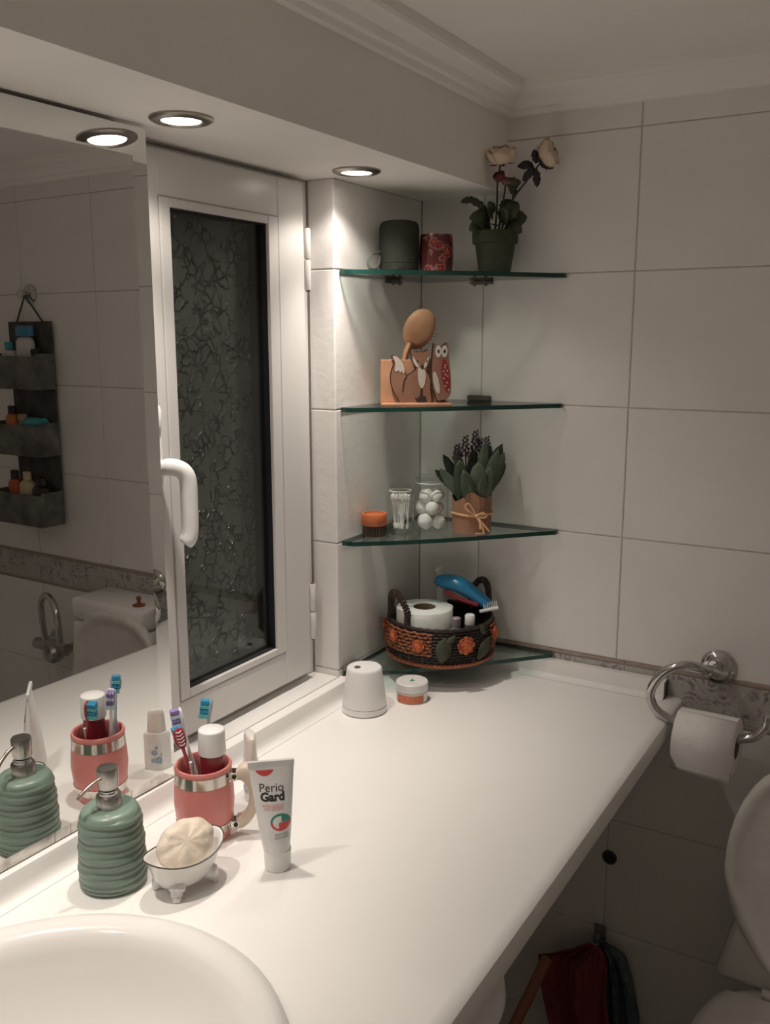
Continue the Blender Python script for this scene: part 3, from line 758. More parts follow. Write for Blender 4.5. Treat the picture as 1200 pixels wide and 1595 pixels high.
for P, Q in zip(R[:-1], R[1:]):
    for k in range(N): b.faces.new((P[k], P[(k+1) % N], Q[(k+1) % N], Q[k]))
b.faces.new(R[0][::-1]); b.faces.new(R[-1])
obj('bowl', b, M_ceramic, t, smooth=True, angle=80)
b = BM(); add_tube(b, [ringpt(2*pi*k/N, 1.03, rimz(2*pi*k/N)) for k in range(N)], .0008, 6, closed=True); obj('rim_line', b, mat('dark_rim_glaze', (.07, .065, .06), .3), t, smooth=True)
for sx_ in (-1, 1):
    for sy_ in (-1, 1):
        b = BM(); add_tube(b, smooth_path([(sx_*.016, sy_*.010, .0150), (sx_*.0215, sy_*.0145, .0100), (sx_*.0230, sy_*.0160, .0050), (sx_*.0245, sy_*.0180, .0020), (sx_*.0258, sy_*.0195, .0010)], 4), [.0085]*5+[.0062]*4+[.0045]*4+[.0040, .0040, .0035, .0022], 10)
        for v in b.verts: v.co.z = max(0.0, v.co.z)
        obj('foot', b, M_ceramic, t, smooth=True)
t = thing('soap_bar', 'cream shell-shaped soap bar propped up in the white soap dish', 'soap', (.1455, -.758, .020), DA)
b = BM()
prof = []
v = add_lathe(b, [(0, -.0085), (.010, -.008), (.0200, -.0060), (.0265, -.0020), (.0275, .001), (.0255, .005), (.018, .0078), (.008, .0086), (0, .0083)], 44, fn=lambda r, z, a: (r*(1+.018*cos(9*a)*(1 if r > .015 else .3)+.03*sin(2*a+.6)), z+((.0005*cos(9*a)+.0011*sin(3*a+z*200))*min(1, r/.02) if z > 0 else 0)), sx=1.12, sy=.86)
xf(b, v, Matrix.Translation((.003, .002, .0235)) @ Matrix.Rotation(radians(48), 4, 'X') @ Matrix.Rotation(radians(-14), 4, 'Y'))
obj('soap', b, mat('cream_soap', (.72, .63, .52), .5, var=.12, scale=60, bump=.5, bscale=150, **{'Subsurface Weight': .2, 'Subsurface Radius': (.01, .007, .004)}), t, smooth=True, angle=80)

# --- white tapered humidifier and cream jar
t = thing('aroma_diffuser', 'white tapered aroma diffuser standing on the counter below the lowest shelf', 'diffuser', (.0655, -.2885, 0), Y0)
b = BM(); add_lathe(b, [(0, 0), (.0300, 0), (.0330, .0018), (.0336, .004), (.0332, .0095), (.0325, .0102)], 44); obj('base', b, M_plas, t, smooth=True)
b = BM(); add_lathe(b, [(.0312, .0102), (.0326, .0108), (.0330, .0116), (.0262, .0640), (.0258, .0665), (.0245, .0680), (0, .0684)], 44); obj('body', b, M_plas, t, smooth=True)
b = BM(); add_lathe(b, [(.0048, .0681), (.0048, .0690), (.0036, .0692), (.0030, .0683), (0, .0683)], 20, (-.010, -.004, 0)); obj('mist_nozzle', b, mat('dark_grey_nozzle', (.10, .095, .09), .4), t, smooth=True)
t = thing('cream_jar', 'small round white cream jar with orange label beside the diffuser', 'jar', (.1055, -.2155, 0), Y0)
b = BM(); add_lathe(b, [(0, 0), (.0225, 0), (.0238, .001), (.0240, .003), (.0240, .0155), (.0215, .0165), (0, .0165)], 40); obj('jar_body', b, mat('milky_jar', (.70, .67, .63), .25), t, smooth=True)
b = BM(); add_lathe(b, [(.0215, .0168), (.0243, .0168), (.0246, .018), (.0246, .029), (.0232, .0305), (0, .0306)], 40); obj('lid', b, mat('translucent_lid', (.74, .73, .71), .3), t, smooth=True)
b = BM()
for k in range(24):
    a0, a1 = radians(205+k*4.6), radians(205+(k+1)*4.6); face(b, [(.02425*cos(a), .02425*sin(a), z) for a, z in ((a0, .0015), (a1, .0015), (a1, .0135), (a0, .0135))])
obj('orange_label', b, mat('orange_label', (.58, .17, .08), .45, var=.2, scale=160), t)
b = BM(); leaf(b, (-.004, -.005, .0308), (1, .45, 0), (0, 0, 1), .0095, .0048, curl=0, fold=0, n=5); leaf(b, (.000, -.002, .03085), (.1, 1, 0), (0, 0, 1), .007, .003, curl=0, fold=0, n=4); obj('leaf_print', b, M_greenp, t)

# ================================================================== TOP SHELF
M_spk = mat('dark_green_fabric', (.020, .023, .014), .8, var=.15, scale=250, bump=.5, bscale=400)
t = thing('portable_speaker', 'dark green cylindrical portable speaker with a carry loop on the topmost glass shelf', 'speaker', (.0375, -.1395, T1), Y0)
b = BM(); add_lathe(b, [(0, 0), (.0275, 0), (.0297, .0018), (.0300, .005), (.0303, .030), (.0300, .062), (.0290, .0695), (.0262, .0735), (.020, .0752), (0, .0758)], 44); obj('body', b, M_spk, t, smooth=True, angle=70)
b = BM(); add_lathe(b, [(.0302, .0135), (.0308, .0142), (.0308, .0150), (.0302, .0157)], 44); obj('seam_ring', b, M_spk, t, smooth=True)
b = BM()
for k in range(8):
    a0, a1 = radians(251+k*4), radians(251+(k+1)*4); face(b, [(.0305*cos(a), .0305*sin(a), z) for a, z in ((a0, .0050), (a1, .0050), (a1, .0078), (a0, .0078))])
obj('name_slot', b, M_dark, t)
b = BM(); add_tube(b, smooth_path([(-.0285, -.012, .030), (-.033, -.016, .028), (-.041, -.028, .024), (-.046, -.036, .013), (-.043, -.039, .004), (-.034, -.033, .004), (-.030, -.024, .012), (-.0290, -.013, .022)], 6), .0026, 8, flat=.6); obj('carry_loop', b, mat('green_cord', (.085, .105, .075), .7), t, smooth=True)
def rose_material():
    m = bpy.data.materials.new('rose_print_glass'); m.use_nodes = True; nt = m.node_tree; bb = nt.nodes['Principled BSDF']; bb.inputs['Roughness'].default_value = .2
    tc = nt.nodes.new('ShaderNodeTexCoord')
    v = nt.nodes.new('ShaderNodeTexVoronoi'); v.inputs['Scale'].default_value = 52
    n = nt.nodes.new('ShaderNodeTexNoise'); n.inputs['Scale'].default_value = 70; n.inputs['Detail'].default_value = 4; n.inputs['Distortion'].default_value = 1.2
    nt.links.new(tc.outputs['Object'], v.inputs['Vector']); nt.links.new(tc.outputs['Object'], n.inputs['Vector'])
    a = nt.nodes.new('ShaderNodeMath'); a.operation = 'MULTIPLY_ADD'; nt.links.new(n.outputs['Fac'], a.inputs[0]); a.inputs[1].default_value = .9; nt.links.new(v.outputs['Distance'], a.inputs[2])
    r = ramp2(nt, a.outputs[0], [(.50, (.50, .14, .08)), (.64, (.36, .035, .03)), (.74, (.13, .014, .016)), (.84, (.42, .17, .14)), (.98, (.12, .03, .03))])
    nt.links.new(r.outputs[0], bb.inputs['Base Color']); return m
t = thing('candle_holder', 'small glass candle holder printed with red roses beside the green speaker', 'candle holder', (.0805, -.1015, T1), Y0)
b = BM(); add_lathe(b, [(0, 0), (.0215, 0), (.0240, .002), (.0256, .012), (.0262, .026), (.0252, .046), (.0240, .0565), (.0232, .0565), (.0242, .046), (.0250, .026), (.0235, .006), (0, .004)], 40); obj('glass_cup', b, rose_material(), t, smooth=True, angle=70)
b = BM(); add_lathe(b, [(0, .0045), (.0225, .0045), (.0225, .018), (0, .019)], 30); obj('wax', b, mat('pale_wax', (.6, .5, .45), .6), t, smooth=True)

# flower pot with two pale roses
t = thing('potted_rose', 'artificial pale roses in a small dark green clay pot on the topmost shelf', 'plant', (.1555, -.0530, T1), Y0)
M_pot = mat('dark_green_pot', (.045, .055, .030), .7, var=.3, scale=40, bump=.3)
b = BM(); add_lathe(b, [(0, 0), (.0225, 0), (.0240, .001), (.0305, .0435), (.0340, .0440), (.0345, .0460), (.0348, .0600), (.0340, .0615), (.0310, .0615), (.0300, .052), (0, .052)], 36); obj('pot', b, M_pot, t, smooth=True)
M_stem = mat('dark_stem', (.035, .042, .020), .7); M_rleaf = mat('rose_leaf', (.050, .060, .032), .6, var=.35, scale=60)
M_petal = mat('cream_petal', (.70, .56, .43), .7, var=.08, scale=30); M_rleafd = mat('dark_purple_leaf', (.028, .022, .028), .6, var=.3, scale=60)
stems = [[(-.002, -.004, .052), (.000, -.012, .09), (-.001, -.024, .13), (.003, -.030, .158)],
         [(.006, -.002, .052), (.020, -.010, .10), (.045, -.018, .135), (.066, -.022, .162)],
         [(.003, .0, .052), (.008, -.008, .09), (.012, -.016, .128)], [(-.006, .002, .052), (-.012, -.004, .085)], [(.009, -.006, .052), (.022, -.008, .09), (.024, -.012, .125)]]
for s_ in stems:
    b = BM(); pth = smooth_path(s_, 6); add_tube(b, pth, [.0017-.0006*k/len(pth) for k in range(len(pth))], 7); obj('stem', b, M_stem, t, smooth=True)
def rose(c, d, r, parent, mm, name='rose_bloom'):
    c = Vector(c); d = Vector(d).normalized(); q = d.to_track_quat('Z', 'Y').to_matrix().to_4x4(); fl = None
    for ring, (nn, rad, top_, bot) in enumerate(((3, .42, 12, 120), (4, .62, 26, 135), (5, .82, 46, 150), (6, 1.0, 66, 160))):
        for k in range(nn):
            b = BM(); a0 = 2*pi*(k+.5*(ring % 2))/nn; wv = 2*pi/nn*.78; rows = []
            for i in range(6):
                s = i/5; row = []
                th = radians(bot+(top_-bot)*s)
                for j in range(6):
                    u = (j/5-.5)*2; a = a0+u*wv*(.55+.45*sin(pi*min(1, .2+s*.65)))
                    rr = r*rad*(1+(.14*s**4)+.05*u)*sin(th); z = r*rad*cos(th)*.80-r*.16*u*u*s**2*(.4+rad)+r*.12
                    row.append(b.verts.new(q @ Vector((rr*cos(a), rr*sin(a), z))+c))
                rows.append(row)
            for P, Q in zip(rows[:-1], rows[1:]):
                for j in range(5): b.faces.new((P[j], P[j+1], Q[j+1], Q[j]))
            if fl is None: fl = obj(name, b, mm, parent, smooth=True, thick=.0004)
            else: obj('petal', b, mm, fl, smooth=True, thick=.0004)
    b = BM()
    for k in range(5):
        a = 2*pi*k/5; dd = q.to_3x3() @ Vector((cos(a), sin(a), -.15)); leaf(b, c-d*r*.62, dd, d, r*1.05, r*.35, curl=-.2, n=4)
    obj('sepals', b, M_rleafd, fl)
rose((.003, -.030, .166), (-.12, -.35, .92), .0205, t, M_petal)
rose((.073, -.022, .169), (.85, -.35, .38), .0205, t, M_petal)
rose((.0015, -.022, .138), (-.4, -.5, .7), .0085, t, mat('red_bud', (.17, .035, .03), .6, var=.2), name='bud')
rose((.012, -.018, .132), (.3, -.5, .8), .0075, t, mat('dusky_bud', (.22, .10, .08), .6), name='bud')
rose((.024, -.012, .131), (.2, -.2, 1), .010, t, mat('olive_bud', (.07, .06, .035), .6), name='bud')
random.seed(3)
def leaflet(c, d, L_, w_, m_): 
    b = BM(); leaf(b, c, d, (0, -1, .35), L_, w_*1.35, curl=.15, n=7, fold=.2, shape=lambda q_: sin(pi*min(1, .06+q_*.9))**.7*(1+.22*cos(q_*20))); obj('leaf', b, m_, t, smooth=True, thick=.0003)
for c, d, L_, w_ in (((-.012, -.004, .085), (-.7, -.2, .75), .020, .010), ((-.016, -.005, .095), (-.9, -.1, .5), .030, .009), ((-.030, -.004, .108), (-.95, 0, -.1), .024, .008),
                     ((-.012, -.01, .078), (-.9, -.35, .1), .030, .018), ((-.018, -.012, .070), (-.85, -.4, -.25), .026, .017), ((-.006, -.014, .082), (-.3, -.8, .3), .022, .014),
                     ((-.004, -.012, .088), (-.5, -.3, .9), .018, .010), ((.006, -.012, .076), (.2, -.8, .4), .026, .018), ((.012, -.012, .082), (.6, -.5, .5), .026, .019),
                     ((.016, -.01, .076), (.9, -.2, .2), .030, .020), ((.014, -.012, .068), (.75, -.6, -.3), .028, .019), ((.010, -.006, .088), (.5, .1, .9), .024, .016),
                     ((.0, -.014, .068), (0, -.9, .1), .022, .016), ((-.008, -.008, .064), (-.6, -.6, .3), .026, .014), ((.02, -.004, .09), (.7, .1, .8), .020, .014),
                     ((.022, -.014, .118), (.1, -.2, 1), .020, .012), ((.026, -.012, .112), (-.3, 0, 1), .018, .009), ((-.010, .002, .075), (-.5, .5, .5), .02, .014)):
    leaflet(c, d, L_, w_, M_rleaf)
for c, d, L_ in (((.052, -.02, .150), (-.7, 0, .35), .020), ((.056, -.021, .156), (-.2, -.1, .95), .020), ((.053, -.021, .150), (-.55, -.2, -.6), .026), ((.055, -.022, .148), (.1, -.2, -1), .026),
                 ((.050, -.02, .152), (-.9, -.1, .05), .022), ((.058, -.022, .158), (.5, -.2, .8), .018), ((.06, -.022, .156), (.9, -.3, -.3), .022), ((.062, -.022, .160), (.5, -.4, -.6), .018)):
    leaflet(c, d, L_, .009, M_rleafd)

# ================================================================== SECOND SHELF: wooden caddy
t = thing('wooden_caddy', 'wooden caddy box with cut-out fox and owl figures on the second glass shelf', 'caddy', (.0745, -.150, T2), .60)
K = .0001145
def fx(p): return ((p[0]-585)*K, (1285-p[1])*K)
def plate(name, pts, y0, y1, m_, parent, sm=True, shift=(0, 0)):
    P = [fx(p) for p in pts]
    if sm: P = [(p.x, p.y) for p in [Vector((q[0], q[1], 0)) for q in smooth_path([(a, c_, 0) for a, c_ in P+[P[0]]], 3)[:-1]]]
    b = BM(); add_prism(b, P, lambda u, v, d: (u+shift[0], d, v+shift[1]), y0, y1); return obj(name, b, m_, parent)
b = BM(); add_box(b, (-.054, -.012, 0), (.052, .034, .004), .0008); obj('base', b, M_wood, t)
for nm, lo, hi in (('side_panel', (-.054, .0, .0042), (.030, .004, .0680)), ('side_panel', (-.054, .030, .0042), (.046, .034, .0680)), ('side_panel', (-.054, .0042, .0042), (-.050, .0298, .0680)), ('side_panel', (.042, .0042, .0042), (.046, .0298, .0500))):
    b = BM(); add_box(b, lo, hi, .0006); obj(nm, b, M_wood, t)
M_foxd = mat('dark_painted_edge', (.030, .016, .012), .7); M_fox = mat('fox_brown', (.24, .115, .07), .6, var=.12, scale=30); M_cream = mat('painted_cream', (.50, .44, .38), .6)
body = [(440, 905), (520, 850), (575, 795), (520, 700), (505, 610), (508, 545), (560, 590), (610, 575), (660, 590), (710, 560), (735, 560), (745, 640), (715, 770), (700, 830), (745, 920), (755, 1100), (745, 1255), (400, 1262), (330, 1180), (270, 1080), (238, 960), (245, 850), (285, 720), (250, 645), (300, 632), (370, 680), (415, 760), (425, 850)]
plate('fox_outline', [(x-9, y-2) for x, y in body], -.0055, -.0002, M_foxd, t)
fo = plate('fox_figure', [(x+4, y+6) for x, y in body], -.0068, -.0056, M_fox, t)
plate('tail_tip', [(262, 645), (300, 642), (365, 690), (408, 765), (418, 850), (405, 870), (385, 830), (365, 860), (340, 825), (315, 845), (290, 815), (300, 740)], -.0074, -.0069, M_cream, fo)
plate('chest_patch', [(600, 790), (640, 800), (690, 830), (700, 930), (680, 1020), (645, 1060), (610, 1000), (595, 900)], -.0074, -.0069, M_cream, fo)
plate('cheek', [(525, 640), (560, 690), (600, 740), (610, 790), (570, 780), (530, 715)], -.0074, -.0069, M_cream, fo, False)
plate('cheek', [(740, 640), (705, 690), (680, 740), (675, 800), (705, 780), (735, 715)], -.0074, -.0069, M_cream, fo, False)
plate('nose', [(632, 770), (648, 755), (664, 770), (660, 800), (648, 812), (636, 800)], -.0079, -.0075, M_foxd, fo)
for ex in (585, 712): plate('eye', [(ex-9, 700), (ex, 690), (ex+9, 700), (ex+7, 722), (ex, 728), (ex-7, 722)], -.0079, -.0075, M_foxd, fo)
plate('paws', [(550, 1170), (580, 1195), (625, 1160), (632, 1060), (655, 1060), (662, 1160), (700, 1165), (720, 1240), (590, 1250)], -.0074, -.0069, M_foxd, fo, False)
plate('leg_line', [(440, 905), (455, 905), (425, 960), (408, 1050), (398, 1110), (388, 1110), (395, 1030), (412, 950)], -.0074, -.0069, M_foxd, fo)
owl = [(800, 470), (850, 505), (920, 505), (975, 465), (985, 560), (1000, 700), (1022, 900), (1025, 1100), (985, 1190), (900, 1205), (850, 1215), (815, 1120), (785, 1000), (775, 800), (785, 600)]
plate('owl_outline', [(x-16, y) for x, y in owl], -.0102, -.0072, M_foxd, t)
ow = plate('owl_figure', [(x+4, y+6) for x, y in owl], -.0116, -.0103, mat('owl_brown', (.25, .12, .085), .6, var=.1), t)
def circ(cx, cy, rx, ry, n=14, rot=0): return [(cx+rx*cos(2*pi*k/n)*cos(rot)-ry*sin(2*pi*k/n)*sin(rot), cy+rx*cos(2*pi*k/n)*sin(rot)+ry*sin(2*pi*k/n)*cos(rot)) for k in range(n)]
for ex in (858, 938):
    e_ = plate('eye', circ(ex, 580, 40, 78), -.0122, -.0117, mat('owl_eye_white', (.62, .58, .53), .6), ow, False); 
    plate('pupil', circ(ex, 580, 15, 26, 10), -.0126, -.0123, M_foxd, ow, False)
plate('red_belly', circ(955, 890, 52, 215, 20, -.12), -.0122, -.0117, mat('owl_red', (.24, .018, .02), .6), ow, False)
plate('wing', circ(835, 985, 36, 150, 18, -.22), -.0122, -.0117, M_cream, ow, False)
for dx, dy in ((950, 760), (975, 830), (930, 840), (955, 880), (985, 900), (935, 930), (975, 985), (955, 1030), (1000, 1080), (945, 790)):
    plate('dot', circ(dx, dy, 9, 14, 8), -.0126, -.0123, M_cream, ow, False)
# hair brush standing in the caddy
t2 = thing('hair_brush', 'wooden paddle hair brush standing head up in the fox caddy', 'hair brush', (.0745, -.150, T2+.0044), .60)
b = BM(); v = []
prof = [(0, -.0042), (.014, -.0040), (.0225, -.002), (.0235, 0), (.0225, .002), (.014, .0040), (0, .0046)]
v = add_lathe(b, prof, 36, sx=.98, sy=1.35, fn=lambda r, z, a: (r*(1-.10*sin(a)), z))
xf(b, v, Matrix.Translation((.006, .012, .1120)) @ Matrix.Rotation(radians(26), 4, 'Y') @ Matrix.Rotation(pi/2, 4, 'X') @ Matrix.Identity(4))
hb = obj('paddle', b, M_wood, t2, smooth=True, angle=60)
b = BM(); add_tube(b, smooth_path([(-.022, .014, .0006), (-.020, .013, .04), (-.016, .012, .070), (-.008, .012, .090)], 6), [.0065]*6+[.0075]*6+[.0085]*6+[.012], 12, flat=.6); obj('handle', b, M_wood, t2, smooth=True)
b = BM(); 
for i in range(9):
    for j in range(4):
        zz = .088+i*.0052; xx = .0215+.0095*sin(i/8*pi)*.5+.0035*(i/8)-j*.004
        add_tube(b, [(xx, .0165, zz), (xx+.006, .028, zz-.001)], .0006, 5)
br = obj('bristles', b, mat('pale_bristles', (.52, .44, .34), .6), t2); br['kind'] = 'stuff'

# ================================================================== THIRD SHELF
t = thing('ribbed_candle', 'small round orange tub with a dark ribbed base at the left of the third shelf', 'candle', (.0225, -.189, T3), Y0)
b = BM(); add_lathe(b, [(0, 0), (.0165, 0), (.0172, .001), (.0180, .0165), (.0160, .0172), (0, .0172)], 48, fn=lambda r, z, a: (r*(1+.045*cos(24*a)) if .0008 < z < .0166 else r, z)); obj('ribbed_base', b, mat('dark_brown_ribs', (.055, .030, .018), .5, var=.3, scale=80), t, smooth=True, angle=30)
b = BM(); add_lathe(b, [(0, .0172), (.0185, .0172), (.0196, .0185), (.0200, .034), (.0192, .0355), (.0165, .0355), (.0160, .0330), (0, .0330)], 36); obj('orange_cup', b, mat('orange_wax', (.55, .15, .055), .45, var=.1), t, smooth=True)
def jar(t, r, h, lidr, lidh, knob):
    b = BM(); add_lathe(b, [(0, 0), (r*.9, 0), (r, .002), (r, h*.80), (r*.86, h*.88), (r*.80, h*.90), (r*.80, h*.96), (r*.84, h)], 40); obj('glass_jar', b, M_jar, t, smooth=True, angle=50)
    z = h+.0003; b = BM(); add_lathe(b, [(0, z), (lidr, z), (lidr, z+.003), (lidr*.9, z+lidh*.7), (lidr*.3, z+lidh), (knob*.6, z+lidh+.002), (knob, z+lidh+.006), (knob*.7, z+lidh+.009), (0, z+lidh+.0095)], 36); obj('glass_lid', b, M_jar, t, smooth=True, angle=50)
    b = BM(); add_tube(b, [(r*.80*cos(2*pi*k/36), r*.80*sin(2*pi*k/36), h*.93) for k in range(36)], .0010, 6, closed=True); obj('seal_ring', b, mat('milky_seal', (.62, .62, .60), .4), t, smooth=True)
t = thing('swab_jar', 'smaller lidded glass jar filled with white cotton swabs on the third shelf', 'jar', (.0455, -.148, T3), Y0)
jar(t, .0215, .072, .0180, .006, .004)
M_cot = mat('cotton', (.78, .77, .75), .95, var=.03, scale=120, bump=.4, bscale=200)
random.seed(11); nsw = 0
for i in range(26):
    a = random.uniform(0, 2*pi); r0 = random.uniform(0, .013); a2 = a+random.uniform(-.6, .6); r1 = random.uniform(.006, .0165)
    p0 = Vector((r0*cos(a), r0*sin(a), .006)); p1 = Vector((r1*cos(a2), r1*sin(a2), .057+random.uniform(-.003, .004))); dd = (p1-p0).normalized(); LL = (p1-p0).length
    if nsw == 0:
        pass
    s_ = thing('cotton_swab', 'white cotton swab standing in the smaller glass jar', 'cotton swab', (0, 0, 0), 0, 'cotton swabs in the glass jar') if False else bpy.data.objects.new('cotton_swab', None)
    COL.objects.link(s_); s_.empty_display_size = .01
    tag(s_, 'white cotton swab standing among others in the smaller glass jar', 'cotton swab', 'cotton swabs in the glass jar')
    wp = Vector((.0455+p0.x*cos(Y0)-p0.y*sin(Y0), -.148+p0.x*sin(Y0)+p0.y*cos(Y0), T3+p0.z))
    wd_ = Vector((dd.x*cos(Y0)-dd.y*sin(Y0), dd.x*sin(Y0)+dd.y*cos(Y0), dd.z))
    s_.matrix_world = Matrix.Translation(W(wp)) @ wd_.to_track_quat('Z', 'Y').to_matrix().to_4x4()
    if nsw == 0:
        b = BM(); add_lathe(b, [(0, .001), (.0008, .001), (.0008, .054), (0, .054)], 6); swA = obj('stick', b, M_plas, s_)
        b = BM(); add_lathe(b, [(.0009, .0445), (.0019, .047), (.0022, .051), (.0016, .0545), (0, .0555)], 8); swB = obj('cotton_tip', b, M_cot, s_, smooth=True)
        b = BM(); add_lathe(b, [(0, 0), (.0016, .001), (.0021, .0045), (.0018, .008), (.0009, .010)], 8); swC = obj('cotton_tip', b, M_cot, s_, smooth=True)
    else:
        for src in (swA, swB, swC): inst(src, src.name.split('.')[0], s_, (0, 0, 0))
    nsw += 1
t = thing('cotton_jar', 'larger lidded glass jar filled with cotton balls on the third shelf', 'jar', (.0755, -.1035, T3), Y0)
jar(t, .0285, .082, .0245, .006, .005)
cb = [(-.008, -.012, .016, .0125), (.012, -.006, .015, .0118), (0, .012, .015, .012), (.008, .0, .036, .0125), (-.012, .004, .036, .0118), (.002, -.013, .037, .0110), (-.006, -.004, .055, .0125), (.011, .006, .056, .0115), (.010, -.011, .0555, .0095)]
for i, (x, y, z, r) in enumerate(cb):
    wx = .0755+x*cos(Y0)-y*sin(Y0); wy = -.1035+x*sin(Y0)+y*cos(Y0)
    b = BM(); add_sphere(b, (0, 0, 0), r, u=18, v=12)
    for v in b.verts: v.co *= 1+.05*sin(v.co.x*400+i)+.05*sin(v.co.y*350+v.co.z*300)
    o = obj('cotton_ball', b, M_cot, None, (wx, wy, T3+z), smooth=True); tag(o, 'white cotton ball piled in the larger glass jar', 'cotton ball', 'cotton balls in the glass jar')

# plant in kraft paper with a raffia bow
t = thing('wrapped_plant', 'artificial lavender plant wrapped in brown kraft paper with a raffia bow on the third shelf', 'plant', (.1365, -.0785, T3), Y0)
M_kraft = mat('kraft_paper', (.30, .155, .095), .8, var=.10, scale=25, bump=.3, bscale=60); M_raffia = mat('raffia', (.62, .36, .20), .7, var=.12, scale=50)
b = BM(); N = 24; rings = []
def kr(k, s): 
    a = 2*pi*k/N; sq = 1/max(abs(cos(a+.35)), abs(sin(a+.35))); r = .0300*(.82*1+.18*sq)*(1+.03*s)
    return r*cos(a), r*sin(a)
top = [.070, .062, .056, .060, .068, .074, .082, .088, .084, .074, .064, .058, .057, .054, .050, .053, .058, .066, .0665, .060, .058, .060, .058, .064]
for i in range(6):
    s = i/5; rings.append([b.verts.new((*kr(k, s*(1+.25*(k % 2))), top[k]*s)) for k in range(N)])
for P, Q in zip(rings[:-1], rings[1:]):
    for k in range(N): b.faces.new((P[k], P[(k+1) % N], Q[(k+1) % N], Q[k]))
b.faces.new(rings[0][::-1]); obj('paper_wrap', b, M_kraft, t, thick=.0006)
b = BM(); add_lathe(b, [(0, .045), (.026, .045), (.026, .046), (0, .048)], 24); obj('moss', b, mat('dark_moss', (.02, .024, .012), .9), t)
b = BM(); add_tube(b, [(kr(k, .5)[0]*1.04, kr(k, .5)[1]*1.04, .030+.0008*sin(k)) for k in range(N)], .0016, 6, closed=True, flat=1.3); bw = obj('raffia_band', b, M_raffia, t)
b = BM()
for P in ([(.004, -.033, .030), (-.006, -.036, .036), (-.0135, -.036, .044), (-.010, -.036, .050), (-.004, -.0355, .044), (.003, -.034, .032)],
          [(.004, -.033, .030), (.014, -.0345, .035), (.020, -.033, .030), (.014, -.0345, .027), (.004, -.034, .029)],
          [(.004, -.034, .030), (.009, -.037, .022), (.010, -.038, .010)], [(.004, -.034, .030), (.014, -.036, .018), (.024, -.036, .006)], [(.004, -.034, .029), (.012, -.036, .016), (.016, -.037, .002)], [(.016, -.037, .003), (.002, -.037, .0022)]):
    add_tube(b, smooth_path(P, 5), .0011, 6, flat=1.6)
add_sphere(b, (.0045, -.0345, .030), .0032, u=10, v=6); obj('raffia_bow', b, M_raffia, t, smooth=True)
M_lv = mat('grey_green_leaf', (.085, .112, .075), .75, var=.2, scale=40, bump=.2); M_lvd = mat('deep_green_leaf', (.040, .058, .035), .7, var=.2, scale=40)
shp_ = lambda s: sin(pi*min(1, .10+s*.86))**.7
for i, (x, y, z, d, L_, w_) in enumerate(((-.016, -.016, .048, (-.10, -.25, 1), .070, .026), (.004, -.022, .050, (.02, -.30, 1), .066, .030), (-.018, -.004, .055, (-.62, -.1, .85), .056, .017),
    (-.020, .0, .060, (-.74, .05, .72), .054, .015), (.016, -.012, .050, (.25, -.15, 1), .085, .022), (.020, -.004, .055, (.42, .0, 1), .076, .019), (.022, .004, .06, (.58, .0, .9), .056, .016),
    (.008, -.006, .055, (.12, -.1, 1), .092, .018), (-.008, -.004, .060, (-.28, .0, .95), .070, .018), (-.012, .010, .055, (-.45, .2, .9), .074, .018), (.010, .012, .055, (.3, .3, 1), .085, .020),
    (.002, .004, .05, (.0, .1, 1), .080, .022), (.014, .006, .06, (.42, .1, .95), .085, .022), (-.004, -.020, .050, (-.25, -.5, 1), .058, .022), (.012, -.020, .05, (.2, -.35, 1), .060, .022))):
    b = BM(); leaf(b, (x, y, z), d, (0, -1, .25), L_, w_, curl=.10, n=8, fold=.35, shape=shp_); obj('leaf', b, M_lv if i % 3 else M_lvd, t, smooth=True, thick=.0006)
M_lav = mat('lavender_purple', (.075, .050, .085), .7, var=.25, scale=120)
random.seed(5)
for (x, y, z, h) in ((-.012, .0, .118, .034), (.004, .004, .128, .032), (.022, .006, .122, .028), (-.024, .006, .112, .026), (.012, .012, .118, .028)):
    b = BM(); add_tube(b, [(x*.4, y, .05), (x*.8, y, .09), (x, y, z+h*.4)], .0012, 6); sp_ = obj('flower_stalk', b, M_lvd, t)
    b = BM()
    for k in range(22):
        s = k/22; a = k*2.4; rr = .0065*(1-s*.55); add_sphere(b, (x+rr*cos(a), y+rr*sin(a), z+h*s), .0028*(1-.35*s), u=6, v=4)
    obj('florets', b, M_lav, sp_)
# ================================================================== LOWEST SHELF: wicker basket
BC = (.0905, -.0945)
t = thing('wicker_basket', 'round dark wicker basket with orange flowers and two handles on the lowest glass shelf', 'basket', (*BC, T4), Y0)
M_wick = mat('black_wicker', (.022, .016, .012), .55, var=.35, scale=120, bump=.6, bscale=200)
M_rust = mat('rust_weave', (.23, .075, .032), .7, var=.35, scale=140, bump=.4, bscale=220); M_rust2 = mat('rust_braid', (.36, .11, .05), .7, var=.3, scale=140)
M_of = mat('orange_flower', (.56, .14, .045), .7, var=.18, scale=90); M_ol = mat('olive_fabric_leaf', (.055, .060, .034), .8, var=.2, scale=60)
HB = .0620
def br_(z): return .0815+.0040*sin(pi*min(1, z/HB))+.001*z/HB
b = BM(); add_lathe(b, [(0, .0005), (.080, .0005), (.0805, .004)]+[(br_(HB*k/8), .004+(HB-.006)*k/8) for k in range(9)]+[(br_(HB)-.003, HB-.002)]+[(br_(HB*(8-k)/8)-.0032, .006+(HB-.008)*(8-k)/8) for k in range(9)]+[(0, .005)], 56); obj('basket_body', b, M_wick, t, smooth=True, angle=60)
for row in range(11):
    z = .006+row*.0050; b = BM(); n = 96
    add_tube(b, [((br_(z)+.0009+.0009*(1 if (k+row) % 2 else -1)*1.0)*cos(2*pi*k/n), (br_(z)+.0009+.0009*(1 if (k+row) % 2 else -1))*sin(2*pi*k/n), z) for k in range(n)], .0021, 5, closed=True); obj('weave_row', b, M_wick, t, smooth=True)
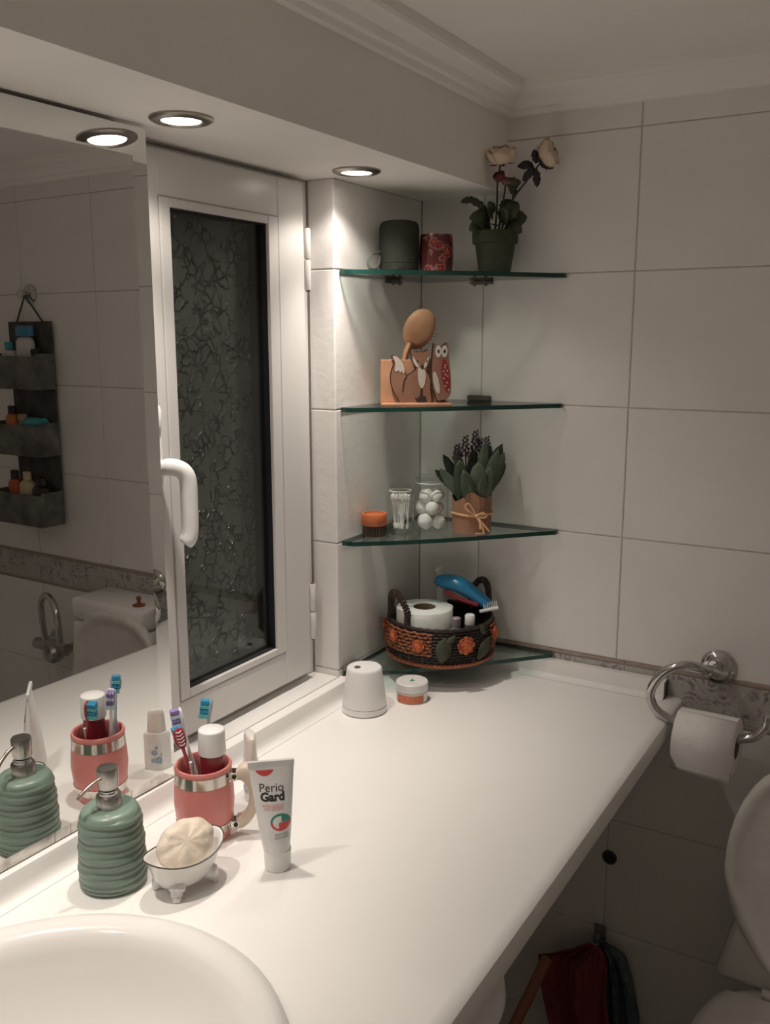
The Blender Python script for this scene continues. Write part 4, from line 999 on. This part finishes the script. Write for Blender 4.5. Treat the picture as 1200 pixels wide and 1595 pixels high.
def bas(th, r, z):        # th: degrees from facing the viewer, to the right
    a = radians(th); return Vector((r*sin(a), -r*cos(a), z))
# braided foot ring
for k in range(72):
    a = 360*k/72
    if k == 0:
        b = BM(); p0, p1 = bas(a-2.6, .0845, .0030), bas(a+2.6, .0872, .0062); add_tube(b, [bas(a-3, .0838, .0012), p0, (p0+p1)/2, p1, bas(a+3.5, .0845, .0078)], [.0012, .0022, .0025, .0022, .0012], 6); br0 = obj('braid_strand', b, M_rust2, t, smooth=True)
    else:
        c_ = inst(br0, 'braid_strand', t, (0, 0, 0)); c_.rotation_euler.z = radians(a)
# rim rope
b = BM(); n = 120
add_tube(b, [((.0835)*cos(2*pi*k/n), .0835*sin(2*pi*k/n), HB) for k in range(n)], [.0032+.0006*sin(k*2.1) for k in range(n)], 8, closed=True); obj('rim_rope', b, M_wick, t, smooth=True)
for th in (-62, 118):
    c0 = bas(th-19, .0815, HB-.004); c1 = bas(th+19, .0815, HB-.004); mid = bas(th, .0875, 0)
    P = smooth_path([c0-Vector((0, 0, .012)), c0+Vector((0, 0, .010)), c0*.98+mid*.02*0+Vector((0, 0, .028))+Vector((c0.x*.02, c0.y*.02, 0)), (c0*.78+c1*.22)*1.06+Vector((0, 0, .043)), (c0+c1)*.5*1.08+Vector((0, 0, .0485)), (c0*.22+c1*.78)*1.06+Vector((0, 0, .043)), c1+Vector((0, 0, .028)), c1+Vector((0, 0, .010)), c1-Vector((0, 0, .012))], 6)
    b = BM(); add_tube(b, P, .0042, 8); hn = obj('handle', b, M_wick, t, smooth=True)
    b = BM(); n = len(P)
    for s0 in (0, pi):
        q = []
        for i in range(n*3-2):
            f = i/3; j = int(f); k = min(n-1, j+1); c_ = P[j].lerp(P[k], f-j); tg = (P[k]-P[j]) if k != j else (P[j]-P[j-1]); tg.normalize(); u = tg.orthogonal().normalized(); u = Vector((mid.x, mid.y, 0)).normalized(); u = (u-tg*u.dot(tg)).normalized(); w = tg.cross(u); ph_ = i*.75+s0
            q.append(c_+(u*cos(ph_)+w*sin(ph_))*.0044)
        add_tube(b, q, .0017, 5)
    obj('wrapping_cane', b, mat('brown_wicker', (.045, .026, .017), .5, var=.3, scale=150), hn, smooth=True)
# rust coloured woven panels
for a0, a1 in ((-92, -12), (62, 100), (150, 215)):
    for r_ in range(7):
        b = BM(); z = .0240+r_*.0054; m_ = int((a1-a0)/3); add_tube(b, [bas(a0+(a1-a0)*k/m_, br_(z)+.0034+.0011*(1 if (k+r_) % 2 else -1), z+.0009*sin(k*1.7+r_*2)) for k in range(m_+1)], .0024, 5); obj('rust_weave_row', b, M_rust, t, smooth=True)
# black drawn threads
for th in (-50, -38, -22, 34):
    b = BM(); add_tube(b, [bas(th, br_(.003)+.0045, .009), bas(th, br_(.003)+.0042, .018)], .0005, 5); obj('thread', b, mat('grey_thread', (.2, .2, .2), .5), t)
# rosettes
for th, z, r in ((-86, .050, .0105), (-56, .044, .0105), (-25, .038, .0105), (22, .040, .0150), (68, .044, .011), (170, .038, .011), (200, .038, .011)):
    c = bas(th, br_(z)+.0065, z); d = Vector((c.x, c.y, 0)).normalized(); q = d.to_track_quat('Z', 'Y').to_matrix().to_4x4()
    b = BM(); v = add_lathe(b, [(0, 0), (r*.45, .0005), (r*.4, .0030), (r*.22, .0042), (0, .0040)], 14, fn=lambda rr, zz, a: (rr*(1+.10*cos(5*a)), zz+.0005*cos(7*a))); xf(b, v, Matrix.Translation(c) @ q); fl = obj('flower', b, M_of, t, smooth=True)
    for ring, nn in ((1, 6), (2, 8)):
        for k in range(nn):
            b = BM(); a = 2*pi*(k+.5*ring)/nn; rr = r*(.30*ring+.12)
            v = add_sphere(b, (0, 0, 0), r*.33, 1, 1.05, .38, 8, 6); xf(b, v, Matrix.Translation(c) @ q @ Matrix.Rotation(a, 4, 'Z') @ Matrix.Translation((rr, 0, .0022-.0010*ring)) @ Matrix.Rotation(radians(-28), 4, 'Y')); obj('petal', b, M_of if k % 3 else mat('deep_orange_petal', (.40, .075, .03), .7, var=.2, scale=90), fl, smooth=True)
# fabric leaves
for th, z, dx, dz, L_, w_ in ((-2, .013, .14, 1, .040, .024), (38, .012, .75, .75, .042, .026), (50, .050, -.4, .5, .020, .012), (12, .055, -.6, -.5, .018, .010)):
    c = bas(th, br_(z)+.0040, z); nrm = Vector((c.x, c.y, 0)).normalized(); tg = Vector((-nrm.y, nrm.x, 0)); d = tg*dx+Vector((0, 0, dz))
    b = BM(); leaf(b, c, d, nrm, L_, w_, curl=.12, n=8, fold=-.12)
    for v in b.verts:
        rr = sqrt(v.co.x**2+v.co.y**2); want = br_(max(0, min(HB, v.co.z)))+.0044; f_ = max(1, want/rr); v.co.x *= f_; v.co.y *= f_
    obj('fabric_leaf', b, M_ol, t, smooth=True, thick=.0007)
def inb(x, y): return (BC[0]+x*cos(Y0)-y*sin(Y0), BC[1]+x*sin(Y0)+y*cos(Y0))
# toilet roll lying flat in the basket
def roll_mesh(r, ri, h):
    b = BM(); add_lathe(b, [(ri, 0), (r-.0015, 0), (r, .0015), (r, h-.0015), (r-.0015, h), (ri, h)], 48); return b
q = inb(-.0265, -.012)
t = thing('toilet_roll', 'white toilet paper roll lying flat in the wicker basket', 'toilet roll', (*q, T4+.0062), Y0)
obj('paper', roll_mesh(.0455, .0185, .0745), M_paper, t, smooth=True, angle=50)
b = BM(); add_lathe(b, [(.0172, .0004), (.0184, .0004), (.0184, .0741), (.0172, .0741)], 32, close=True); obj('core', b, M_cardboard, t, smooth=True, angle=50)
b = BM(); n = 14
for z0, z1 in ((.004, .0742),):
    A_ = [b.verts.new(((.0458+.0006*s*s)*cos(.35-s*.02*14+0), (.0458+.0006*s*s)*sin(.35-s*.02*14), z0)) for s in [k/n for k in range(n+1)]]
    B_ = [b.verts.new((v.co.x, v.co.y, z1)) for v in A_]
    for k in range(n): b.faces.new((A_[k], A_[k+1], B_[k+1], B_[k]))
obj('loose_end', b, M_paper, t, thick=.0004)
# blue hair clipper, resting on the rim
t = thing('hair_clipper', 'bright blue hair clipper with white comb teeth resting in the basket beside the toilet roll', 'hair clipper', (*inb(.036, .016), T4+.0985), Y0)
M_blue = mat('blue_plastic', (.022, .20, .40), .22, var=.06, scale=20)
ca = Vector((-.042, .020, .0135)); cbp = Vector((.042, -.022, -.018)); dd = (cbp-ca).normalized()
b = BM(); pth = smooth_path([ca, ca*.6+cbp*.4+Vector((0, 0, .011)), ca*.3+cbp*.7+Vector((0, 0, .008)), cbp], 6)
add_tube(b, pth, [.006, .0105, .013, .0145, .0155, .016, .016, .016, .0158, .0155, .015, .0145, .014, .0135, .013, .0125, .012, .0115, .010][:len(pth)], 16, flat=.82); obj('body', b, M_blue, t, smooth=True)
b = BM(); add_tube(b, smooth_path([ca*.75+cbp*.25+Vector((-.006, -.010, -.006)), (ca+cbp)/2+Vector((-.007, -.013, -.006)), ca*.15+cbp*.85+Vector((-.005, -.011, -.003))], 6), .0042, 8); obj('red_trim', b, mat('dark_red_trim', (.22, .02, .028), .35), t, smooth=True)
b = BM(); cdir = Vector((.72, .10, .22)).normalized(); c0 = cbp+Vector((-.016, -.012, -.007))
add_tube(b, [c0, c0+Vector((.030, .002, .0065))], .0030, 8); cb_ = obj('white_comb', b, M_plas, t, smooth=True)
for k in range(8):
    b = BM(); p = c0+Vector((.008+.0029*k, .0005, .002+.0007*k)); add_tube(b, [p, p+Vector((-.0010, .004, .0105))], .0007, 5); obj('comb_tooth', b, M_plas, cb_)
t = thing('sample_bottle', 'small grey bottle with a purple label in front of the clipper in the basket', 'bottle', (*inb(.022, -.052), T4+.0070), Y0)
b = BM(); add_lathe(b, [(0, 0), (.0088, 0), (.0092, .001), (.0092, .047), (.0060, .051), (.0055, .054), (0, .054)], 20); obj('bottle', b, mat('grey_plastic', (.33, .31, .32), .3), t, smooth=True)
b = BM(); add_lathe(b, [(0, .0545), (.0068, .0545), (.0070, .0665), (.0060, .0675), (0, .068)], 20); obj('cap', b, mat('purple_grey_cap', (.30, .26, .28), .3), t, smooth=True)
t = thing('sample_bottle', 'small white-capped bottle between the grey bottle and the clipper comb in the basket', 'bottle', (*inb(.044, -.045), T4+.0070), Y0)
b = BM(); add_lathe(b, [(0, 0), (.0085, 0), (.0088, .001), (.0088, .050), (.006, .053), (0, .053)], 20); obj('bottle', b, mat('dark_bottle', (.05, .04, .05), .3), t, smooth=True)
b = BM(); add_lathe(b, [(0, .0535), (.0078, .0535), (.0082, .055), (.0080, .0690), (.0068, .0705), (0, .071)], 20); obj('cap', b, M_plas, t, smooth=True)
t = thing('spray_bottle', 'clear plastic spray cap bottle poking up behind the toilet roll in the basket', 'bottle', (*inb(.006, .062), T4+.0070), Y0)
b = BM(); add_lathe(b, [(0, 0), (.009, 0), (.0095, .001), (.0095, .095), (.006, .101), (.006, .106), (0, .106)], 18); obj('bottle', b, mat('misty_plastic', (.52, .51, .48), .3), t, smooth=True)
b = BM(); add_box(b, (-.0075, -.0045, .1065), (.0062, .0045, .1230), .0018, 2, Matrix.Rotation(radians(-28), 4, 'Y'), (0, 0, .108)); obj('spray_cap', b, mat('pale_misty_plastic', (.55, .54, .50), .3), t, smooth=True)

# ================================================================== TOILET ROLL HOLDER
t = thing('toilet_roll_holder', 'chrome curved toilet roll holder with round flange on the back wall', 'toilet roll holder', (.5107, -.0005, .0600))
def TH_(p): return Vector((p[0]-.5107, p[1]+.0005, p[2]-.0600))
b = BM(); v = add_lathe(b, [(0, 0), (.0262, 0), (.0268, .0015), (.0262, .004), (.0225, .0085), (.0150, .0108), (.0085, .0118), (0, .0118)], 40); xf(b, v, Matrix.Rotation(pi/2, 4, 'X')); obj('flange', b, M_chrome, t, smooth=True, angle=60)
b = BM(); add_tube(b, [TH_((.5107, -.010, .0600)), TH_((.5125, -.038, .0625))], .0085, 16); add_tube(b, [TH_((.5145, -.034, .0610)), TH_((.5060, -.054, .0705))], .0078, 16); obj('collar', b, M_chrome, t, smooth=True)
RP = [(.5085, -.048, .0675), (.497, -.075, .0800), (.482, -.089, .0850), (.464, -.094, .0790), (.449, -.096, .0660), (.438, -.097, .0460), (.436, -.097, .0310), (.443, -.097, .0150), (.455, -.096, .0060), (.470, -.095, -.0010), (.495, -.094, -.0085), (.517, -.093, -.0105), (.545, -.092, -.0105), (.560, -.091, -.0080), (.580, -.090, -.0005), (.594, -.089, .0170), (.597, -.088, .0320)]
b = BM(); add_tube(b, smooth_path([TH_(p) for p in RP], 6), .0066, 16); obj('ring_bar', b, M_chrome, t, smooth=True)
RX0, RX1, RY, RZ = .4775, .5590, -.0925, -.0198
t = thing('toilet_roll', 'white toilet paper roll hanging on the chrome ring holder', 'toilet roll', ((RX0+RX1)/2, RY, RZ), radians(-2))
hw = (RX1-RX0)/2
b = BM(); v = add_lathe(b, [(.0175, -hw), (.0385, -hw), (.0400, -hw+.001), (.0400, hw-.001), (.0385, hw), (.0175, hw)], 48, close=True); xf(b, v, Matrix.Rotation(pi/2, 4, 'Y')); obj('paper', b, M_paper, t, smooth=True, angle=50)
b = BM(); v = add_lathe(b, [(.0160, -hw+.0003), (.0174, -hw+.0003), (.0174, hw-.0003), (.0160, hw-.0003)], 28, close=True); xf(b, v, Matrix.Rotation(pi/2, 4, 'Y')); obj('core', b, M_cardboard, t, smooth=True, angle=50)
b = BM(); pth = []
for k in range(15):
    a = radians(100+k*80/14); pth.append((.0406*cos(a), .0406*sin(a)))
pth += [(-.0406, -.008), (-.0402, -.016), (-.0395, -.024), (-.0385, -.031), (-.0378, -.0375)]
A_ = [b.verts.new((-hw+.0003, y, z)) for y, z in pth]; B_ = [b.verts.new((hw-.0003, y, z-(.002 if i > 17 else 0))) for i, (y, z) in enumerate(pth)]
for k in range(len(pth)-1): b.faces.new((A_[k], A_[k+1], B_[k+1], B_[k]))
obj('hanging_sheet', b, M_paper, t, smooth=True, thick=.0005)

# drilled pipe opening in the lower wall tile
t = thing('pipe_sleeve', 'small dark round pipe opening in the tile under the counter', 'pipe', (HX, -.0003, HZ))
b = BM(); v = add_lathe(b, [(.0085, .0), (.0122, .0), (.0122, .0022), (.0110, .0032), (.0092, .0028), (.0085, .0)], 28); xf(b, v, Matrix.Rotation(pi/2, 4, 'X')); obj('sleeve_ring', b, mat('grey_sleeve', (.07, .06, .058), .6), t, smooth=True)
b = BM(); v = add_lathe(b, [(0, .0002), (.0086, .0002), (.0086, .0007), (0, .0007)], 24); xf(b, v, Matrix.Rotation(pi/2, 4, 'X')); obj('dark_opening', b, M_dark, t)

# ================================================================== TOILET
TX = .696; TY = -.130
t = thing('toilet', 'white close-coupled toilet with raised lid beside the counter against the back wall', 'toilet', (TX, -.25, ZF))
def TO(x, y, z): return Vector((x-TX, y+.25, z-ZF))
b = BM(); v = add_box(b, TO(.552, -.118, -.368), TO(.872, -.006, -.0505), .012, 3)
for w in b.verts:          # tank narrows towards its top
    f_ = 1-.34*max(0, min(1, (w.co.z-(-.368-ZF))/.318)); w.co.x = (.712-TX+.022*(1-f_)/.34)+(w.co.x-(.712-TX))*f_
obj('tank', b, M_ceramic, t, smooth=True, angle=50)
b = BM(); add_box(b, TO(.627, -.117, -.0490), TO(.842, -.004, .0000), .010, 3); obj('tank_lid', b, M_ceramic, t, smooth=True, angle=50)
b = BM(); q = TO(.665, -.085, .0003); add_lathe(b, [(0, 0), (.013, 0), (.014, .002), (.011, .0035), (.004, .005), (.0035, .012), (.006, .015), (.004, .020), (0, .021)], 20, q); obj('flush_knob', b, mat('red_gold_knob', (.34, .10, .05), .3, .4), t, smooth=True)
def oval_outline(hw_, z0, z1, n=40):
    """upright lid outline: narrower flat foot at z0, round head at z1"""
    P = []; H = z1-z0
    for k in range(n):
        a = 2*pi*k/n; s = sin(a); x = cos(a)
        xx = math.copysign(abs(x)**.66, x)*hw_; zz = z0+H*(.5+.5*s)
        f = 1-.30*(max(0, .45-(zz-z0)/H)/.45)**1.6
        P.append((xx*f, zz))
    return P
tilt = radians(-4)
def lidplane(hw_, z0, z1, d0, d1, bm, inset=None):
    P = oval_outline(hw_, z0, z1)
    f_ = lambda u, v, d: TO(TX+u, TY+d-(v+.36)*math.tan(tilt)*.10*0, v)
    return P, f_
b = BM()
ringsd = []
for sc_, d in ((1.0, .0135), (1.0, .004), (.985, .0), (.95, -.0022), (.90, -.0010), (.86, .0035), (.80, .0045)):
    P = oval_outline(.137*sc_, -.352+.17*(1-sc_), -.0120-.17*(1-sc_)); ringsd.append([b.verts.new(TO(TX+u, TY+d, v)) for u, v in P])
for P, Q in zip(ringsd[:-1], ringsd[1:]):
    for k in range(len(P)): b.faces.new((P[k], P[(k+1) % len(P)], Q[(k+1) % len(P)], Q[k]))
b.faces.new(ringsd[0][::-1]); b.faces.new(ringsd[-1]); obj('raised_lid', b, mat('white_lid_plastic', (.70, .67, .63), .35), t, smooth=True, angle=60)
for sx_ in (-1, 1):
    b = BM(); v = add_lathe(b, [(0, -.014), (.0075, -.014), (.0075, .014), (0, .014)], 16); xf(b, v, Matrix.Translation(TO(TX+sx_*.06, TY-.004, -.3565)) @ Matrix.Rotation(pi/2, 4, 'Y')); obj('hinge', b, M_plas, t, smooth=True)
# bowl: deck at the back, rounded rim, tapering pedestal
def bowl_ring(f, z, yc=-.30, fx_=1.0):
    out = []
    for k in range(40):
        a = 2*pi*k/40; x = .150*cos(a)*f*fx_; y = .195*sin(a)*f
        if sin(a) > 0: x = math.copysign(abs(cos(a))**.45, cos(a))*.150*f*fx_
        out.append(TO(TX+x, yc+y, z))
    return out
b = BM(); R = []
for f, z in ((1.0, -.3690), (1.01, -.3720), (1.01, -.386), (.97, -.405), (.86, -.46), (.70, -.54), (.60, -.62), (.62, -.70), (.64, ZF)): R.append([b.verts.new(p) for p in bowl_ring(f, z)])
inn = []
for f, z in ((.985, -.3680), (.80, -.3690), (.76, -.380), (.66, -.44), (.40, -.50), (.1, -.52)): inn.append([b.verts.new(p) for p in bowl_ring(f, z, -.305)])
allr = inn[::-1]+R
for P, Q in zip(allr[:-1], allr[1:]):
    for k in range(40): b.faces.new((P[k], P[(k+1) % 40], Q[(k+1) % 40], Q[k]))
b.faces.new(inn[-1]); b.faces.new(R[-1][::-1]); obj('bowl', b, M_ceramic, t, smooth=True, angle=70)
b = BM(); n = 40
so = [bowl_ring(1.0, -.3665, -.305), bowl_ring(1.02, -.3640, -.305), bowl_ring(1.0, -.3570, -.305), bowl_ring(.93, -.3545, -.305), bowl_ring(.70, -.3570, -.315, .95), bowl_ring(.68, -.3650, -.315, .95)]
so = [[(p if p.y+0-.0 < .25-.150 else Vector((p.x, .25-.150, p.z))) for p in r] for r in so]
so = [[b.verts.new(p) for p in r] for r in so]
for P, Q in zip(so, so[1:]+so[:1]):
    for k in range(n): b.faces.new((P[k], P[(k+1) % n], Q[(k+1) % n], Q[k]))
obj('seat', b, M_plas, t, smooth=True, angle=60)

# ================================================================== WALL MIXER (seen in the mirror)
t = thing('wall_mixer_tap', 'chrome wall mixer tap with a high curved spout to the right of the toilet', 'tap', (1.000, -.0005, -.160))
def FA(x, y, z): return Vector((x-.955, y+.0005, z+.160))
b = BM(); add_tube(b, [FA(.905, -.050, -.160), FA(1.01, -.050, -.160)], .014, 16); obj('mixer_body', b, M_steel, t, smooth=True)
for x in (.915, 1.0):
    b = BM(); v = add_lathe(b, [(0, 0), (.021, 0), (.021, .004), (.010, .010), (.009, .040), (0, .040)], 20); xf(b, v, Matrix.Translation(FA(x, -.0005, -.160)) @ Matrix.Rotation(pi/2, 4, 'X')); obj('wall_union', b, M_steel, t, smooth=True)
b = BM(); add_tube(b, smooth_path([FA(.975, -.052, -.150), FA(.977, -.056, -.095), FA(.968, -.062, -.055), FA(.945, -.070, -.032), FA(.915, -.078, -.030), FA(.888, -.086, -.052), FA(.876, -.090, -.090), FA(.874, -.091, -.125)], 6), .0075, 12); obj('spout', b, M_chrome, t, smooth=True)
b = BM(); v = add_lathe(b, [(0, 0), (.020, 0), (.023, .006), (.023, .022), (.016, .030), (0, .032)], 24); xf(b, v, Matrix.Translation(FA(.915, -.064, -.160)) @ Matrix.Rotation(pi/2, 4, 'X')); add_tube(b, [FA(.915, -.090, -.160), FA(.912, -.105, -.130)], .006, 10); obj('lever', b, M_steel, t, smooth=True)

# ================================================================== HANGING ORGANISER (seen in the mirror)
OX0, OX1 = .980, 1.130
M_felt = mat('grey_patterned_fabric', (.125, .120, .112), .95, var=.45, scale=22, bump=.4, bscale=90); M_felt2 = mat('grey_fabric_back', (.075, .072, .068), .95, var=.4, scale=25)
t = thing('hanging_organizer', 'grey patterned fabric hanging organiser with three pockets on the back wall, seen in the mirror', 'organizer', (1.055, -.006, .126))
def OG(x, y, z): return Vector((x-1.055, y+.006, z-.126))
b = BM(); add_box(b, OG(OX0, -.010, .126), OG(OX1, -.006, .580), .001); obj('back_panel', b, M_felt2, t)
pk = [(.432, .505), (.284, .353), (.126, .198)]
for z0, z1 in pk:
    pf = BM(); y = -.062-.018*(.505-z1)
    for lo, hi in (((OX0-.004, y-.004, z0), (OX1+.004, y, z1)), ((OX0-.004, y, z0), (OX0, -.0102, z1+.005)), ((OX1, y, z0), (OX1+.004, -.0102, z1+.005)), ((OX0, y, z0), (OX1, -.0102, z0+.003))): add_box(pf, OG(*lo), OG(*hi), .0008)
    obj('pocket', pf, M_felt, t)
for x in (OX0+.03, OX1-.03):
    b = BM(); add_tube(b, [OG(x, -.008, .579), OG(1.055, -.016, .637)], .0022, 6); obj('hanging_cord', b, M_felt2, t)
t = thing('wall_hook', 'round chrome wall hook holding the fabric organiser', 'hook', (1.055, -.0005, .640))
b = BM(); v = add_lathe(b, [(0, 0), (.0215, 0), (.022, .003), (.018, .0065), (.008, .008), (.005, .010), (.005, .022), (.009, .024), (.009, .029), (0, .030)], 24); xf(b, v, Matrix.Rotation(pi/2, 4, 'X')); obj('hook_plate', b, M_chrome, t, smooth=True)
def bottle(name, label, cat, x, y, z, r, h, col, cap, capcol, sq=1.0, rot=None):
    t = thing(name, label, cat, (x, y, z), 0)
    b = BM(); v = add_lathe(b, [(0, 0), (r*.94, 0), (r, .003), (r, h*.74), (r*.8, h*.80), (r*.45, h*.83), (0, h*.83)], 24, (0, 0, 0), 1, sq); 
    c_ = BM(); w = add_lathe(c_, [(0, h*.832), (r*cap, h*.832), (r*cap, h*.98), (r*cap*.85, h), (0, h)], 20, (0, 0, 0), 1, sq)
    if rot:
        xf(b, v, rot); xf(c_, w, rot)
    obj('bottle', b, col, t, smooth=True); obj('cap', c_, capcol, t, smooth=True); return t
Z1, Z2, Z3 = .4355, .2875, .1295
M_wb = mat('white_label_bottle', (.55, .54, .52), .4); M_bb = mat('blue_bottle_top', (.05, .20, .36), .35); M_tealb = mat('teal_bottle', (.04, .30, .34), .35)
M_orb = mat('orange_bottle', (.48, .16, .03), .35); M_crb = mat('cream_bottle', (.55, .44, .28), .4); M_blk = mat('black_bottle', (.015, .014, .016), .35); M_redb = mat('red_orange_bottle', (.45, .09, .03), .35); M_pkb = mat('dusky_pink_tube', (.36, .22, .17), .5)
bottle('shampoo_bottle', 'white shampoo bottle with blue cap tilted in the top pocket of the fabric organiser', 'bottle', 1.040, -.034, Z1, .026, .135, M_wb, .95, M_bb, .6)
bottle('lotion_bottle', 'white lotion bottle with teal cap next to the shampoo in the top organiser pocket', 'bottle', 1.095, -.036, Z1, .021, .100, M_wb, .6, M_tealb, .7)
bottle('dark_bottle', 'black bottle standing at the edge of the top organiser pocket', 'bottle', 1.004, -.036, Z1, .018, .085, M_blk, .7, M_blk, .8)
bottle('conditioner_bottle', 'amber orange bottle in the middle organiser pocket', 'bottle', 1.100, -.038, Z2, .019, .105, M_orb, .6, M_blk, .7)
bottle('hand_cream_tube', 'small dusky pink tube in the middle organiser pocket', 'tube', 1.058, -.042, Z2, .015, .088, M_pkb, .9, M_pkb, .7)
bottle('teal_bottle', 'teal bottle lying in the middle organiser pocket', 'bottle', .985, -.042, Z2+.0667, .016, .070, M_tealb, .6, M_tealb, 1.0, Matrix.Rotation(pi/2, 4, 'Y'))
bottle('shaving_gel_can', 'black can under the teal bottle in the middle organiser pocket', 'can', 1.020, -.038, Z2, .024, .050, M_blk, .8, M_blk, 1.0)
bottle('oil_bottle', 'red orange bottle in the lowest organiser pocket', 'bottle', 1.105, -.040, Z3, .019, .115, M_redb, .6, M_blk, .7)
bottle('cream_bottle', 'cream coloured bottle with red dots in the lowest organiser pocket', 'bottle', 1.060, -.040, Z3, .024, .115, M_crb, .5, M_crb, .6)
bottle('black_bottle', 'wide black bottle in the lowest organiser pocket beside the cream one', 'bottle', 1.008, -.042, Z3, .026, .105, M_blk, .5, M_blk, .7)

# ================================================================== UNDER THE COUNTER
t = thing('laundry_hamper', 'white round lidded plastic hamper standing under the counter', 'hamper', (.330, -.660, ZF))
b = BM(); add_lathe(b, [(0, 0), (.075, 0), (.080, .004), (.094, .30), (.100, .56), (.104, .60), (.098, .603), (.092, .56), (.072, .012), (0, .010)], 44); obj('tub', b, M_plas, t, smooth=True, angle=60)
b = BM(); add_lathe(b, [(.106, .598), (.112, .600), (.116, .612), (.114, .628), (.100, .640), (.070, .645), (.066, .641), (.03, .643), (0, .643)], 44); obj('lid', b, M_plas, t, smooth=True, angle=60)
# red cloth and slate cloth hanging from a hook under the counter
t = thing('wall_hook', 'small grey hook on the back wall under the counter holding the cloths', 'hook', (.352, -.0003, -.440))
b = BM(); add_box(b, (-.010, -.004, -.012), (.010, -.0003, .016), .001); add_tube(b, smooth_path([(0, -.004, .0), (0, -.020, -.004), (0, -.030, .004), (0, -.031, .014)], 5), .0035, 8); obj('hook', b, mat('grey_plastic_hook', (.20, .20, .20), .5), t, smooth=True)
def cloth(name, label, apex, prof, depth, m_, folds, seed, loc):
    """hanging cloth: list of (z drop, left x, right x) below the hook"""
    random.seed(seed); b = BM(); NU, rows = 26, []
    for k in range(22):
        s = k/21*(len(prof)-1); i = min(int(s), len(prof)-2); f = s-i
        z, xl, xr = [prof[i][j]*(1-f)+prof[i+1][j]*f for j in range(3)]
        rows.append([b.verts.new((xl+(xr-xl)*u/(NU-1), -depth-.012*min(1, k/5)*sin(folds*pi*u/(NU-1)+seed+.06*k)-.004*sin(u*1.9+k*.5), z)) for u in range(NU)])
    for P, Q in zip(rows[:-1], rows[1:]):
        for u in range(NU-1): b.faces.new((P[u], P[u+1], Q[u+1], Q[u]))
    o = obj(name, b, m_, None, loc, smooth=True, thick=.0022); tag(o, label, 'cloth'); return o
M_redc = mat('crimson_cloth', (.27, .050, .062), .95, var=.12, scale=60, bump=.5, bscale=200); M_slate = mat('slate_cloth', (.11, .14, .165), .95, var=.25, scale=60, bump=.5, bscale=200)
cloth('red_cloth', 'crimson cloth hanging from the hook under the counter', 0, [(.004, -.008, .010), (-.014, -.040, .018), (-.040, -.088, .024), (-.085, -.084, .024), (-.13, -.072, .030), (-.20, -.050, .042), (-.25, -.040, .040)], .046, M_redc, 3.2, 1, (.352, 0, -.440))
cloth('slate_cloth', 'slate blue cloth hanging beside the crimson cloth under the counter', 0, [(-.004, .004, .020), (-.02, .012, .046), (-.06, .018, .062), (-.12, .022, .072), (-.20, .030, .080), (-.24, .034, .080)], .020, M_slate, 4.5, 2, (.352, 0, -.440))
t = thing('broom', 'orange wooden broom handle leaning against the wall behind the crimson cloth', 'broom', (.215, -.200, ZF))
b = BM(); add_tube(b, [(0, 0, .030), (.075, .115, .262)], .0095, 12); obj('stick', b, mat('orange_brown_stick', (.36, .15, .09), .5), t, smooth=True)
b = BM(); add_box(b, (-.060, -.018, .0), (.060, .018, .034), .006, 2); obj('brush_block', b, mat('dark_broom_head', (.05, .04, .05), .8), t, smooth=True)
